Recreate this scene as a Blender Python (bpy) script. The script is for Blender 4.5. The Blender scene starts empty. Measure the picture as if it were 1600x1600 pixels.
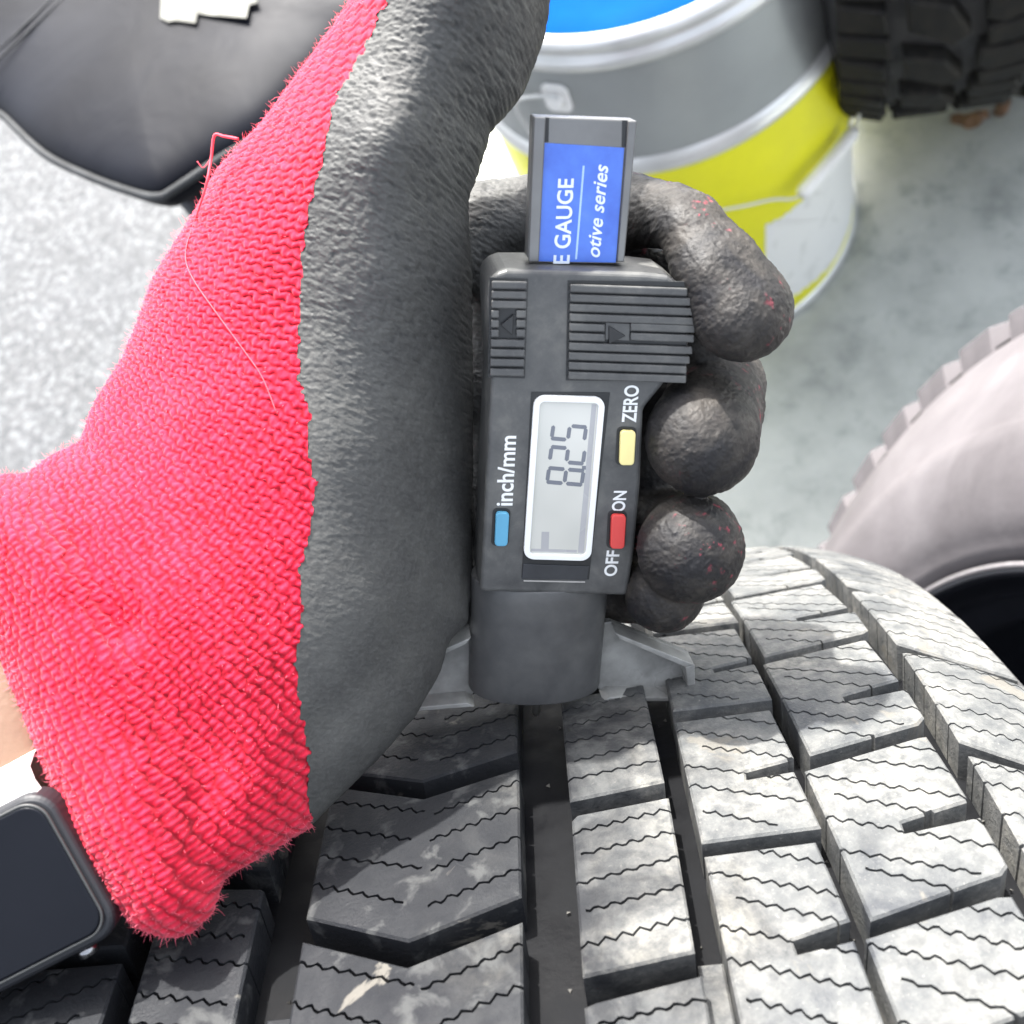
import bpy, bmesh, math, random
import numpy as np
from mathutils import Matrix, Vector
from mathutils.geometry import delaunay_2d_cdt
random.seed(7); rng = np.random.default_rng(7)
SC = bpy.context.scene
MM = 0.001
# ---------------------------------------------------------------- camera frame (millimetres)
F = 1715.0
_r, _p = -.633, 1.052
UP = np.array([math.sin(_r)*math.cos(_p), math.cos(_r)*math.cos(_p), math.sin(_p)])
FW = np.array([0, 0, -1.]); FW -= UP*(FW@UP); FW /= np.linalg.norm(FW); RT = np.cross(FW, UP)
CAMH = 760.0
Mcw = np.stack([RT, FW, UP])                      # world = Mcw @ cam + (0,0,H)
def c2w(P):
    P = np.asarray(P, float); return P@Mcw.T + np.array([0, 0, CAMH])
def dirw(v): return Mcw@np.asarray(v, float)
def ray(px, py): return np.array([(px-800)/F, (800-py)/F, -1.0])
def pc(px, py, d): return ray(px, py)*d            # camera-space point, d = depth in mm
def pw(px, py, d): return c2w(pc(px, py, d))
def onz(px, py, z):
    v = dirw(ray(px, py)); t = (z-CAMH)/v[2]; return v*t+np.array([0, 0, CAMH])
cam_d = bpy.data.cameras.new('camera'); cam = bpy.data.objects.new('camera', cam_d)
SC.collection.objects.link(cam); SC.camera = cam
cam_d.sensor_width = 36; cam_d.lens = 36*F/1600; cam_d.clip_start = .01; cam_d.clip_end = 400
M = Matrix.Identity(4)
for i in range(3):
    for j in range(3): M[i][j] = Mcw[i][j]
M[2][3] = CAMH*MM
cam.matrix_world = M
cam_d.dof.use_dof = True; cam_d.dof.focus_distance = .198; cam_d.dof.aperture_fstop = 25
# ---------------------------------------------------------------- light
SUN = np.array([-.32, .88, .33]); SUN /= np.linalg.norm(SUN); SW = dirw(SUN)
el = math.asin(SW[2]); az = math.atan2(SW[0], SW[1])
w = bpy.data.worlds.new('World'); SC.world = w; w.use_nodes = True
nt = w.node_tree; bg = nt.nodes['Background']; sky = nt.nodes.new('ShaderNodeTexSky')
sky.sky_type = 'NISHITA'; sky.sun_disc = False; sky.sun_elevation = el; sky.sun_rotation = az
sky.air_density = 1.0; sky.dust_density = 4.0
hs = nt.nodes.new('ShaderNodeHueSaturation'); hs.inputs['Saturation'].default_value = .38; hs.inputs['Value'].default_value = 1.0
nt.links.new(sky.outputs[0], hs.inputs['Color']); nt.links.new(hs.outputs[0], bg.inputs[0]); bg.inputs[1].default_value = .15
sd = bpy.data.lights.new('sun', 'SUN'); sd.energy = 2.9; sd.angle = math.radians(1.0); sd.color = (1, .97, .92)
so = bpy.data.objects.new('sun', sd); SC.collection.objects.link(so)
so.rotation_euler = Vector(SW).to_track_quat('Z', 'Y').to_euler()
SC.view_settings.view_transform = 'Standard'; SC.view_settings.look = 'None'
SC.view_settings.exposure = 2.3; SC.view_settings.gamma = 1
SC.render.engine = 'CYCLES'
# ---------------------------------------------------------------- object helpers
ORG = {}
def link(o):
    SC.collection.objects.link(o); return o
def tag(o, label=None, cat=None, group=None, kind=None):
    if label: o['label'] = label
    if cat: o['category'] = cat
    if group: o['group'] = group
    if kind: o['kind'] = kind
    return o
def thing(name, label, cat, org, group=None):
    o = link(bpy.data.objects.new(name, None)); o.empty_display_size = .02
    o.location = Vector(np.asarray(org)*MM); ORG[o.name] = np.asarray(org, float)
    return tag(o, label, cat, group)
def mesh(name, V, Fc, mats, parent=None, smooth=False, midx=None, frame=None, org=None, uv=None):
    """V in world mm (or in the parent's own frame mm when frame='local')"""
    V = np.asarray(V, float)
    me = bpy.data.meshes.new(name)
    o0 = np.zeros(3)
    if frame != 'local':
        if parent is not None: o0 = ORG[parent.name]
        elif org is not None: o0 = np.asarray(org, float)
    me.from_pydata(((V-o0)*MM).tolist(), [], [list(map(int, f)) for f in Fc] if not isinstance(Fc, np.ndarray) else Fc.tolist())
    if not isinstance(mats, (list, tuple)): mats = [mats]
    for m in mats: me.materials.append(m)
    if midx is not None: me.polygons.foreach_set('material_index', midx)
    if smooth: me.polygons.foreach_set('use_smooth', [True]*len(me.polygons))
    me.update()
    o = link(bpy.data.objects.new(name, me))
    if parent is not None: o.parent = parent
    elif org is not None: o.location = Vector(o0*MM)
    ORG[o.name] = o0
    return o
def fixn(o):
    bm = bmesh.new(); bm.from_mesh(o.data); bmesh.ops.recalc_face_normals(bm, faces=bm.faces); bm.to_mesh(o.data); bm.free(); return o
def bevel(o, wmm, seg=2, ang=35):
    m = o.modifiers.new('bevel', 'BEVEL'); m.width = wmm*MM; m.segments = seg; m.limit_method = 'ANGLE'; m.angle_limit = math.radians(ang); return o
def prism(poly, z0, z1, fr):
    """poly [(x,y)], extruded z0..z1 in the frame function fr(x,y,z)->point"""
    n = len(poly); V = [fr(x, y, z0) for x, y in poly]+[fr(x, y, z1) for x, y in poly]
    Fc = [list(range(n))[::-1], list(range(n, 2*n))]+[[i, (i+1) % n, n+(i+1) % n, n+i] for i in range(n)]
    return V, Fc
def join(parts):
    V = []; Fc = []
    for v, f in parts:
        b = len(V); V += list(v); Fc += [[i+b for i in q] for q in f]
    return V, Fc
def tube(P, r, n=10, cap=True):
    P = np.asarray(P, float); k = len(P); r = np.broadcast_to(np.asarray(r, float), (k,))
    T = np.gradient(P, axis=0); T /= np.linalg.norm(T, axis=1)[:, None]
    a = np.array([0, 0, 1.]) if abs(T[0][2]) < .9 else np.array([1., 0, 0])
    V = []; u = np.cross(T[0], a)
    for i in range(k):
        u = u-T[i]*(u@T[i]); u /= np.linalg.norm(u); v = np.cross(T[i], u)
        for j in range(n):
            t = 2*math.pi*j/n; V.append(P[i]+r[i]*(math.cos(t)*u+math.sin(t)*v))
    Fc = [[i*n+j, i*n+(j+1) % n, (i+1)*n+(j+1) % n, (i+1)*n+j] for i in range(k-1) for j in range(n)]
    if cap: Fc += [list(range(n))[::-1], list(range((k-1)*n, k*n))]
    return V, Fc
def smooth_path(P, n):
    P = np.asarray(P, float); k = len(P); out = []
    ts = np.linspace(0, k-1-1e-6, n)
    for t in ts:
        i = int(t); u = t-i
        p0, p1, p2, p3 = P[max(i-1, 0)], P[i], P[min(i+1, k-1)], P[min(i+2, k-1)]
        out.append(.5*((2*p1)+(-p0+p2)*u+(2*p0-5*p1+4*p2-p3)*u*u+(-p0+3*p1-3*p2+p3)*u**3))
    return np.array(out)
def rrect(x0, y0, x1, y1, r, n=5):
    out = []
    for cx, cy, a0 in ((x1-r, y1-r, 0), (x0+r, y1-r, 90), (x0+r, y0+r, 180), (x1-r, y0+r, 270)):
        for i in range(n+1):
            a = math.radians(a0+90*i/n); out.append((cx+r*math.cos(a), cy+r*math.sin(a)))
    return out
# ---------------------------------------------------------------- materials
class NT:
    def __init__(s, name, rough=.6, metal=0., spec=.5):
        s.m = bpy.data.materials.new(name); s.m.use_nodes = True; s.t = s.m.node_tree
        s.b = s.t.nodes['Principled BSDF']; s.b.inputs['Roughness'].default_value = rough
        s.b.inputs['Metallic'].default_value = metal; s.b.inputs['Specular IOR Level'].default_value = spec
        s.tc = s.t.nodes.new('ShaderNodeTexCoord')
    def n(s, t, **k):
        nd = s.t.nodes.new(t)
        for a, v in k.items(): setattr(nd, a, v)
        return nd
    def l(s, a, b): s.t.links.new(a, b)
    def mapping(s, scale, rot=(0, 0, 0), src='Object'):
        m = s.n('ShaderNodeMapping'); s.l(s.tc.outputs[src], m.inputs[0])
        m.inputs['Scale'].default_value = scale if isinstance(scale, (tuple, list)) else (scale,)*3
        m.inputs['Rotation'].default_value = rot; return m.outputs[0]
    def noise(s, vec, scale, detail=4, rough=.55, dist=0.):
        n = s.n('ShaderNodeTexNoise'); s.l(vec, n.inputs['Vector'])
        n.inputs['Scale'].default_value = scale; n.inputs['Detail'].default_value = detail
        n.inputs['Roughness'].default_value = rough; n.inputs['Distortion'].default_value = dist; return n.outputs['Fac']
    def voro(s, vec, scale, feat='F1', out='Distance'):
        n = s.n('ShaderNodeTexVoronoi', feature=feat); s.l(vec, n.inputs['Vector']); n.inputs['Scale'].default_value = scale
        return n.outputs[out]
    def ramp(s, fac, stops):
        r = s.n('ShaderNodeValToRGB'); s.l(fac, r.inputs[0]); e = r.color_ramp.elements
        while len(e) < len(stops): e.new(.5)
        for i, (p, c) in enumerate(stops):
            e[i].position = p; e[i].color = (*c, 1) if isinstance(c, tuple) else (c, c, c, 1)
        return r.outputs[0]
    def mix(s, fac, a, b, mode='MIX'):
        m = s.n('ShaderNodeMix', data_type='RGBA', blend_type=mode)
        for v, i in ((fac, 0), (a, 6), (b, 7)):
            if isinstance(v, (int, float)): m.inputs[i].default_value = v
            elif isinstance(v, tuple): m.inputs[i].default_value = (*v, 1)
            else: s.l(v, m.inputs[i])
        return m.outputs[2]
    def math(s, op, a, b=None, c=None):
        m = s.n('ShaderNodeMath', operation=op)
        for i, v in enumerate((a, b, c)):
            if v is None: continue
            if isinstance(v, (int, float)): m.inputs[i].default_value = v
            else: s.l(v, m.inputs[i])
        return m.outputs[0]
    def color(s, c):
        if isinstance(c, tuple): s.b.inputs['Base Color'].default_value = (*c, 1)
        else: s.l(c, s.b.inputs['Base Color'])
        return s
    def rough(s, r): s.l(r, s.b.inputs['Roughness']); return s
    def bump(s, h, dist, strength=1., prev=None):
        b = s.n('ShaderNodeBump'); b.inputs['Strength'].default_value = strength; b.inputs['Distance'].default_value = dist*MM
        s.l(h, b.inputs['Height'])
        if prev is not None: s.l(prev, b.inputs['Normal'])
        s.l(b.outputs[0], s.b.inputs['Normal']); return b.outputs[0]
def plain(name, c, rough=.5, metal=0., var=.15, scale=400, bump=.03, spec=.5):
    m = NT(name, rough, metal, spec); v = m.mapping(1)
    n = m.noise(v, scale, 5)
    c0 = tuple(x*(1-var) for x in c); c1 = tuple(min(1, x*(1+var)) for x in c)
    m.color(m.ramp(n, [(.3, c0), (.7, c1)])); m.rough(m.ramp(m.noise(v, scale*.4, 3), [(.3, max(0, rough-.08)), (.7, min(1, rough+.1))]))
    if bump: m.bump(n, bump)
    return m.m
def rubber_tread():
    m = NT('dusty_tread_rubber', .78, 0, .17); gp = m.n('ShaderNodeNewGeometry'); v = gp.outputs['Position']
    sx = m.n('ShaderNodeSeparateXYZ'); m.l(m.tc.outputs['Object'], sx.inputs[0])
    a = m.noise(v, 55, 6, .65, .3); b = m.noise(v, 420, 5, .7); c = m.noise(v, 1500, 3, .6)
    base = m.ramp(a, [(.33, (.042, .045, .050)), (.43, (.095, .098, .097)), (.56, (.155, .154, .146)), (.70, (.24, .232, .205))])
    col = m.mix(m.ramp(b, [(.32, .85), (.6, 0.)]), base, (.062, .065, .067))
    col = m.mix(m.ramp(c, [(.62, 0.), (.78, .55)]), col, (.25, .24, .22))
    # dark rubber and painted hand shade left of middle, dust towards the outer shoulder
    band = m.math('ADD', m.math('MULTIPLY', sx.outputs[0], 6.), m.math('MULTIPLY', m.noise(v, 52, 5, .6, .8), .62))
    clean_shade = m.ramp(band, [(.50, .96), (.60, .86), (.68, .50), (.80, 0.)])
    col = m.mix(clean_shade, col, (.009, .010, .0125))
    spot = m.ramp(m.noise(v, 66, 5, .62, .5), [(.635, 0.), (.67, .7)])
    col = m.mix(spot, col, (.13, .122, .106))
    streak = m.ramp(m.noise(v, 150, 4, .6, .4), [(.56, 0.), (.66, .5)])
    col = m.mix(streak, col, (.075, .077, .076))
    pits = m.ramp(m.voro(v, 70, 'F1'), [(0., 1.), (.035, 1.), (.05, 0.)])
    col = m.mix(pits, col, (.02, .02, .022))
    m.color(col); m.rough(m.ramp(a, [(.35, .5), (.6, .9)]))
    h = m.math('ADD', m.math('MULTIPLY', b, .6), c)
    m.bump(h, .16)
    return m.m
def rubber_dark(name, c=(.02, .021, .023), scale=120, dust=(.06, .06, .057), rough=.55, spec=.35):
    m = NT(name, rough, 0, spec); v = m.mapping(1)
    a = m.noise(v, scale, 6, .65, .3)
    m.color(m.ramp(a, [(.38, c), (.72, dust)])); m.rough(m.ramp(a, [(.35, rough-.1), (.65, .85)]))
    m.bump(m.noise(v, scale*8, 4), .08); return m.m
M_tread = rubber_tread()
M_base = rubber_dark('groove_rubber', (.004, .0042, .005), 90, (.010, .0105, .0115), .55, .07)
M_side = rubber_dark('sidewall_rubber', (.03, .03, .032), 60, (.06, .06, .06), .6)
# ---------------------------------------------------------------- SETTING: ground
def ground_mats():
    m = NT('sparkling_asphalt', .7); v = m.mapping(1)
    g = m.voro(v, 230, 'F1', 'Color'); gg = m.noise(v, 160, 6, .75); big = m.noise(v, 6, 4, .5)
    sep = m.n('ShaderNodeSeparateColor'); m.l(g, sep.inputs[0])
    c = m.ramp(gg, [(.30, (.018, .020, .023)), (.45, (.046, .049, .053)), (.60, (.082, .084, .088))])
    c = m.mix(m.ramp(sep.outputs[0], [(.70, 0.), (.85, .75)]), c, (.15, .157, .165))
    c = m.mix(m.ramp(sep.outputs[1], [(.80, 0.), (.92, .6)]), c, (.03, .032, .036))
    c = m.mix(m.ramp(big, [(.42, .0), (.7, .25)]), c, (.07, .075, .085))
    m.color(c); h = m.math('ADD', gg, m.math('MULTIPLY', sep.outputs[0], .6)); m.bump(h, 1.6)
    A = m.m
    m = NT('worn_concrete', .85); v = m.mapping(1)
    a = m.noise(v, 9, 8, .72, .1); b = m.noise(v, 240, 6, .75); c_ = m.noise(v, 26, 8, .75, .15)
    c = m.ramp(a, [(.34, (.33, .345, .325)), (.47, (.42, .44, .41)), (.60, (.49, .51, .475))])
    c = m.mix(m.ramp(c_, [(.52, 0.), (.64, .7)]), c, (.25, .27, .255))
    c = m.mix(m.ramp(b, [(.62, 0.), (.75, .5)]), c, (.18, .19, .18))
    m.color(c); m.bump(m.math('ADD', a, m.math('MULTIPLY', b, .5)), .9)
    return A, m.m
M_asph, M_conc = ground_mats()
def sheet(name, x0, y0, x1, y1, z, mat, n=2):
    xs = np.linspace(x0, x1, n); ys = np.linspace(y0, y1, n)
    V = [(x, y, z) for y in ys for x in xs]
    Fc = [[j*n+i, j*n+i+1, (j+1)*n+i+1, (j+1)*n+i] for j in range(n-1) for i in range(n-1)]
    o = mesh(name, V, Fc, mat); o['kind'] = 'structure'; return o
sheet('ground', -60000, -60000, 60000, 60000, -4.0, M_asph)
cp = prism([(40, -900), (1900, -900), (1900, 2600), (40+95, 2600)], -30, 0.0, lambda x, y, z: (x, y, z))
o = mesh('pavement', cp[0], cp[1], M_conc); o['kind'] = 'structure'
# ---------------------------------------------------------------- MAIN TYRE
TC = np.array([0, -374.789, -368.551])*.9; TA = np.array([1, .123, .054]); TA /= np.linalg.norm(TA)
E1 = np.array([0, 1., 1.]); E1 -= TA*(E1@TA); E1 /= np.linalg.norm(E1); E2 = np.cross(TA, E1)
R0 = 315.0; PITCH = 2*math.pi*R0/55
def tyre_empty(name, label, Cc, A, e1, group=None):
    """empty whose local X is the axle, Y=e1, Z=e2"""
    e2 = np.cross(A, e1)
    o = link(bpy.data.objects.new(name, None)); o.empty_display_size = .05
    m = Matrix.Identity(4)
    for j, ax in enumerate((A, e1, e2)):
        wv = dirw(ax)
        for i in range(3): m[i][j] = wv[i]
    wc = c2w(Cc)
    for i in range(3): m[i][3] = wc[i]*MM
    o.matrix_world = m; ORG[o.name] = wc
    return tag(o, label, 'tyre', group)
def tl(s, t, r, Rr=R0): return (s, r*math.cos(t/Rr), r*math.sin(t/Rr))
def inpoly(P, poly):
    x, y = P; c = False; n = len(poly); j = n-1
    for i in range(n):
        xi, yi = poly[i]; xj, yj = poly[j]
        if (yi > y) != (yj > y) and x < (xj-xi)*(y-yi)/(yj-yi)+xi: c = not c
        j = i
    return c
def area(p): return .5*sum(p[i][0]*p[(i+1) % len(p)][1]-p[(i+1) % len(p)][0]*p[i][1] for i in range(len(p)))
def inset(poly, d):
    if area(poly) < 0: poly = poly[::-1]
    n = len(poly); out = []
    for i in range(n):
        p0, p1, p2 = map(np.array, (poly[i-1], poly[i], poly[(i+1) % n]))
        a = (p1-p0)/np.linalg.norm(p1-p0); b = (p2-p1)/np.linalg.norm(p2-p1)
        na = np.array([-a[1], a[0]]); nb = np.array([-b[1], b[0]]); m = na+nb; m /= max(.25, (m@m)/2)
        out.append(tuple(p1+m*d))
    return out, poly
def zig(p, q, amp=.42, per=2.7, wd=.52, phase=0.):
    """thin wavy slit polygon from p to q"""
    p = np.array(p, float); q = np.array(q, float); L = np.linalg.norm(q-p); d = (q-p)/L; n = np.array([-d[1], d[0]])
    k = max(4, int(L/per*4)); xs = np.linspace(0, L, k+1)
    wv = amp*np.sin(2*math.pi*xs/per+phase)*np.clip(np.minimum(xs, L-xs)/1.2, 0, 1)
    a = [tuple(p+d*x+n*(y+wd/2)) for x, y in zip(xs, wv)]; b = [tuple(p+d*x+n*(y-wd/2)) for x, y in zip(xs, wv)]
    return a+b[::-1]
def block_mesh(poly, slits, prof, Rr, depth=8.4, ch=.4):
    ins, outl = inset(poly, ch)
    pts = [Vector(p) for p in ins]; edges = [(i, (i+1) % len(ins)) for i in range(len(ins))]
    for sl in slits:
        b = len(pts); pts += [Vector(p) for p in sl]; edges += [(b+i, b+(i+1) % len(sl)) for i in range(len(sl))]
    # extra points keep the tops on the curve
    v, e, f, *_ = delaunay_2d_cdt(pts, edges, [], 0, 1e-4)
    v = [tuple(q) for q in v]
    keep = []
    for q in f:
        c = (sum(v[i][0] for i in q)/len(q), sum(v[i][1] for i in q)/len(q))
        if inpoly(c, ins) and not any(inpoly(c, s) for s in slits): keep.append(list(q))
    n = len(ins); segs = []
    for i in range(n):
        a = np.array(ins[i]); b = np.array(ins[(i+1) % n]); d = (b-a)/np.linalg.norm(b-a); segs.append((a, b, np.array([d[1], -d[0]])))
    used = sorted({i for q in keep for i in q}); mp = {g: i for i, g in enumerate(used)}
    off = {}
    for g in used:
        P = np.array(v[g]); N = []
        for a, b, nn in segs:
            L = np.linalg.norm(b-a); t = (P-a)@(b-a)/L/L
            if -.001 < t < 1.001 and abs((P-a)@nn) < 2e-3: N.append(nn)
        if N:
            m = sum(N); m = m/max(.25, (m@m)/len(N)) if len(N) > 1 else N[0]; off[g] = P+m*ch
        else: off[g] = None
    V = []; 
    for g in used: V.append(tl(v[g][0], v[g][1], prof(v[g][0]), Rr))
    nb = len(V)
    for g in used:
        P = v[g] if off[g] is None else off[g]; V.append(tl(P[0], P[1], prof(P[0])-(ch if off[g] is not None else .12), Rr))
    for g in used:
        P = v[g] if off[g] is None else off[g]; V.append(tl(P[0], P[1], prof(P[0])-depth, Rr))
    Fc = [[mp[i] for i in q] for q in keep]; cnt = {}
    for q in Fc:
        for i in range(len(q)):
            a, b = q[i], q[(i+1) % len(q)]; cnt[(a, b)] = cnt.get((a, b), 0)+1
    top = list(Fc)
    for (a, b) in list(cnt):
        if (b, a) not in cnt:
            Fc.append([b, a, a+nb, b+nb]); Fc.append([b+nb, a+nb, a+2*nb, b+2*nb])
    return V, Fc
def prof_main(s):
    d = abs(s-26.5); r = R0
    if d > 88: r -= 7.5*((d-88)/29)**2
    return r
def pattern_cells():
    """blocks of one pitch: list of (polygon, slits); full slots at the t of the photograph"""
    P = PITCH; cells = []
    def mir(pl): return [(53-s, t+9.0) for s, t in pl]
    # rib A with a V slot
    a0, a1, vm = 9.0, 43.3, 26.0
    t0 = -84.9
    poly = [(a0, t0), (vm, t0+6.2), (a1, t0), (a1, t0-P+4.6), (vm, t0+6.2-P+4.6), (a0, t0-P+4.6)]
    sl = []
    for k in range(4):
        tb = -85.5-7.0*k
        sl.append(zig((a0-1, tb-6.4), (vm-1.2+(k % 2)*2, tb-.4), phase=k)); sl.append(zig((a1+1, tb-6.2), (vm+2.2, tb+.2), phase=k+1))
    cells.append((poly, sl))
    # rib B
    b0, b1 = 52.4, 69.2
    poly = [(b0, -69.5), (b1, -71.8), (b1, -69.6-P+2.0), (b0+1.2, -66.2-P+.6), (b0, -66.-P+1.4)]
    sl = [zig((b0+(1.4 if k % 2 else -1), -74.6-5.7*k), (b1+1, -78.0-5.7*k), phase=k) for k in range(5)]
    B = (poly, sl)
    # column C : outer edge notched at half pitch
    c0, c1 = 73.6, 92.3
    tb = -92.4
    poly = [(c0, tb), (c1+.5, tb-.6), (c1-.3, tb-14.6), (83.6, tb-13.6), (83.6, tb-15.4), (c1+.1, tb-17.6), (c1-.7, tb-P+2.6), (c0, tb-P+3.2)]
    sl = []
    for k in range(6):
        ta = tb-4.6-5.6*k; sl.append(zig((c0-1, ta-3.2), (c1+1, ta+4.6), phase=k*1.3) if k in (1, 2, 4) else zig((c0+(1.2 if k == 0 else 3.5), ta-2.2), (c1+1 if k else c1-6, ta+4.6 if k else ta+2.6), phase=k))
    Cc = (poly, sl)
    d0, d1 = 94.4, 118.2
    ts = -110.3
    poly = [(d0+.8, ts), (d1-1.6, ts-5.3), (d1, ts-7.2), (d1, ts-17.6+.5), (105.6, ts-15.2), (105.6, ts-17.4), (d1-.4, ts-20.6), (d1-1.8, ts-P-1.6), (d1-3.5, ts-P-1.6), (d0-.5, ts-P+3.4)]
    sl = []
    for k in range(7):
        ta = ts-3.2-5.7*k; sl.append(zig((d0-1 if k not in (0, 3) else d0+2.5, ta-5.4), (d1+1 if k != 1 else d1-4, ta+4.8 if k != 1 else ta+2.7), phase=k*.9, per=3.0))
    D = (poly, sl)
    e0, e1 = 121.6, 143.5
    tt = -110.0
    poly = [(e0, tt), (e1, tt+8), (e1, tt+8-P+3.4), (e0, tt-P+3.8)]
    sl = [zig((e0-1, tt-6.2-6.3*k), (e1+.5, tt+2.4-6.3*k), phase=k, amp=.55) for k in range(5)]
    Ee = (poly, sl)
    for c in (B, Cc, D, Ee):
        cells.append(c); cells.append((mir(c[0])[::-1], [mir(s) for s in c[1]]))
    return cells
main = tyre_empty('worn_tyre', 'nearest tyre with dusty siped tread blocks, standing under the gauge', TC, TA, E1)
CELLS = pattern_cells()
def rot_copy(o, ang):
    c = o.copy(); c.rotation_euler = (ang, 0, 0); SC.collection.objects.link(c); return c
rest = []
for ci, (poly, sl) in enumerate(CELLS):
    for k in range(-5, 5):                       # worn blocks in view : each one a little different
        jp = [(x+random.uniform(-.32, .32), y+random.uniform(-.38, .38)) for x, y in poly]; js = []
        for q in sl:
            dy = random.uniform(-.5, .5); dx = random.uniform(-.5, .5); sk = random.uniform(-.03, .03); m0 = sum(a for a, b in q)/len(q)
            js.append([(a+dx, b+dy+sk*(a-m0)+.12*math.sin(a*2.3+k*2+ci)) for a, b in q])
        V, Fc = block_mesh(jp, js, prof_main, R0)
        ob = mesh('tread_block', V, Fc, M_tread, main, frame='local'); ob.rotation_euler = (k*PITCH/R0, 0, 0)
    V, Fc = block_mesh(poly, [], prof_main, R0)
    V = np.array(V)
    for k in range(5, 50):
        a = k*PITCH/R0; c, s = math.cos(a), math.sin(a)
        rest.append((np.stack([V[:, 0], V[:, 1]*c-V[:, 2]*s, V[:, 1]*s+V[:, 2]*c], 1).tolist(), Fc))
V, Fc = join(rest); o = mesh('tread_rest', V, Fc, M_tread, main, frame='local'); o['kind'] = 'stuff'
def lathe(prof, n=180):
    V = []; k = len(prof)
    for j in range(n):
        a = 2*math.pi*j/n
        for s, r in prof: V.append((s, r*math.cos(a), r*math.sin(a)))
    Fc = [[j*k+i, j*k+i+1, ((j+1) % n)*k+i+1, ((j+1) % n)*k+i] for j in range(n) for i in range(k-1)]
    return V, Fc
def side_profile(s0, half, Rt, Rb, bulge, sign):
    pr = []
    for u in np.linspace(0, 1, 26):
        r = Rt+(Rb-Rt)*u
        s = half+bulge*math.sin(math.pi*min(1, u*1.15))**.8*(1 if u < .87 else 1) if u*1.15 < 1 else half-4*(u*1.15-1)/.15
        s += (.7 if 0.18 < u < .2 or .55 < u < .57 or .83 < u < .86 else 0)
        pr.append((s0+sign*s, r))
    return pr
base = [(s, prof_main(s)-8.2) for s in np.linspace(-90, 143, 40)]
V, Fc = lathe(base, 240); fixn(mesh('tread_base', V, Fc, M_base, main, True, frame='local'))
for sg in (-1, 1):
    pr = [(26.5+sg*117, prof_main(143.5)-.2)]+side_profile(26.5, 117, 305, 205, 10, sg)
    V, Fc = lathe([(26.5+sg*116.4, prof_main(143)-9)]+pr, 160); fixn(mesh('sidewall', V, Fc, M_side, main, True, frame='local'))
# wear bars low in the grooves
wb = []
for s0, s1, tt in ((43.6, 48.8, -58), (69.4, 73.3, -66), (3.4, 8.8, -64), (118.4, 121.4, -52)):
    for k in range(0, 55, 7):
        t0_ = tt+k*PITCH; q = [(s0, t0_-7), (s1, t0_-7), (s1, t0_+7), (s0, t0_+7)]
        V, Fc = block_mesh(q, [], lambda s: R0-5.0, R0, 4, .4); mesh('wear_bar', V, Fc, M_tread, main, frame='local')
# moulded studs and crumbs in the grooves
cr = []
for i in range(60):
    t = random.uniform(-220, -20); g = random.choice([(44.5, 51.5), (70, 73), (92.5, 94), (118.6, 121.4), (2, 8)])
    s = random.uniform(*g); r = random.uniform(.25, .6); c0 = np.array(tl(s, t, R0-8.2+r*.6))
    ico = [(0, 0, 1), (.9, 0, -.4), (-.45, .78, -.4), (-.45, -.78, -.4)]
    q = rng.normal(size=(3, 3)); q, _ = np.linalg.qr(q)
    cr.append(([tuple(c0+r*(q@np.array(p))) for p in ico], [[0, 1, 2], [0, 2, 3], [0, 3, 1], [1, 3, 2]]))
V, Fc = join(cr); o = mesh('grit', V, Fc, plain('grit', (.07, .068, .062), .8), main, frame='local'); o['kind'] = 'stuff'
# ---------------------------------------------------------------- RIGHT TYRE (sidewall towards us)
RCc = np.array([211.3, -214.8, -399.8]); RN = np.array([-1, .051, .187]); RN /= np.linalg.norm(RN)
RA = -RN; r1 = np.array([0, 1., 0]); r1 -= RA*(r1@RA); r1 /= np.linalg.norm(r1)
def side_mat():
    m = NT('dusty_sidewall', .8, 0, .3); v = m.mapping(1)
    a = m.noise(v, 14, 5, .6, .4); b = m.noise(v, 300, 5, .6)
    m.color(m.mix(m.ramp(b, [(.5, 0.), (.8, .3)]), m.ramp(a, [(.3, (.07, .064, .067)), (.5, (.11, .101, .106)), (.72, (.15, .14, .146))]), (.10, .095, .10)))
    m.bump(b, .15); return m.m
M_ds = side_mat()
rt_ = tyre_empty('standing_tyre', 'pale dusty tyre showing its sidewall and black rim, at the right edge', RCc, RA, r1)
RR = 312.4; RP = 2*math.pi*RR/52
def prof_r(s): return RR-4*max(0, (24-s)/24)**2 if s < 24 else RR
rc = [[(.5, 3), (12, 9), (30, 17), (30, RP-9+13), (12, RP-9+6), (.5, RP-11)],
      [(34, 4), (74, 12), (74, RP-3+12), (34, RP-4+4)],
      [(79, 0), (119, 8), (119, RP-3+8), (79, RP-4)],
      [(124, 4), (164, 0), (164, RP-4), (124, RP-3+3)],
      [(169, 8), (196, 0), (196, RP-4), (169, RP-4+6)]]
for poly in rc:
    V, Fc = block_mesh(poly, [], prof_r, RR, 13, .6); ob = mesh('tread_block', V, Fc, M_ds, rt_, frame='local')
    for k in range(1, 52): rot_copy(ob, k*RP/RR)
V, Fc = lathe([(1.5, RR-14)]+[(s, prof_r(s)-12.6 if s < 34 else prof_r(s)-8.4) for s in np.linspace(4, 194, 14)], 200); fixn(mesh('tread_base', V, Fc, M_side, rt_, True, frame='local'))
sp = [(12, RR-13), (5, RR-14), (1.2, RR-15.5), (-4, RR-21), (-12, RR-30), (-13.3, RR-32), (-14.4, RR-32.2), (-22, RR-46), (-30, RR-62), (-31.8, RR-64.5), (-33.4, RR-66), (-35.5, 240), (-36.5, 233), (-36.8, 226), (-36, 214), (-33.6, 206), (-31.5, 202), (-31.2, 199.5), (-28, 197.5), (-27, 195.5), (-24, 193.5), (-16, 191.5), (-10, 190.5)]
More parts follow.
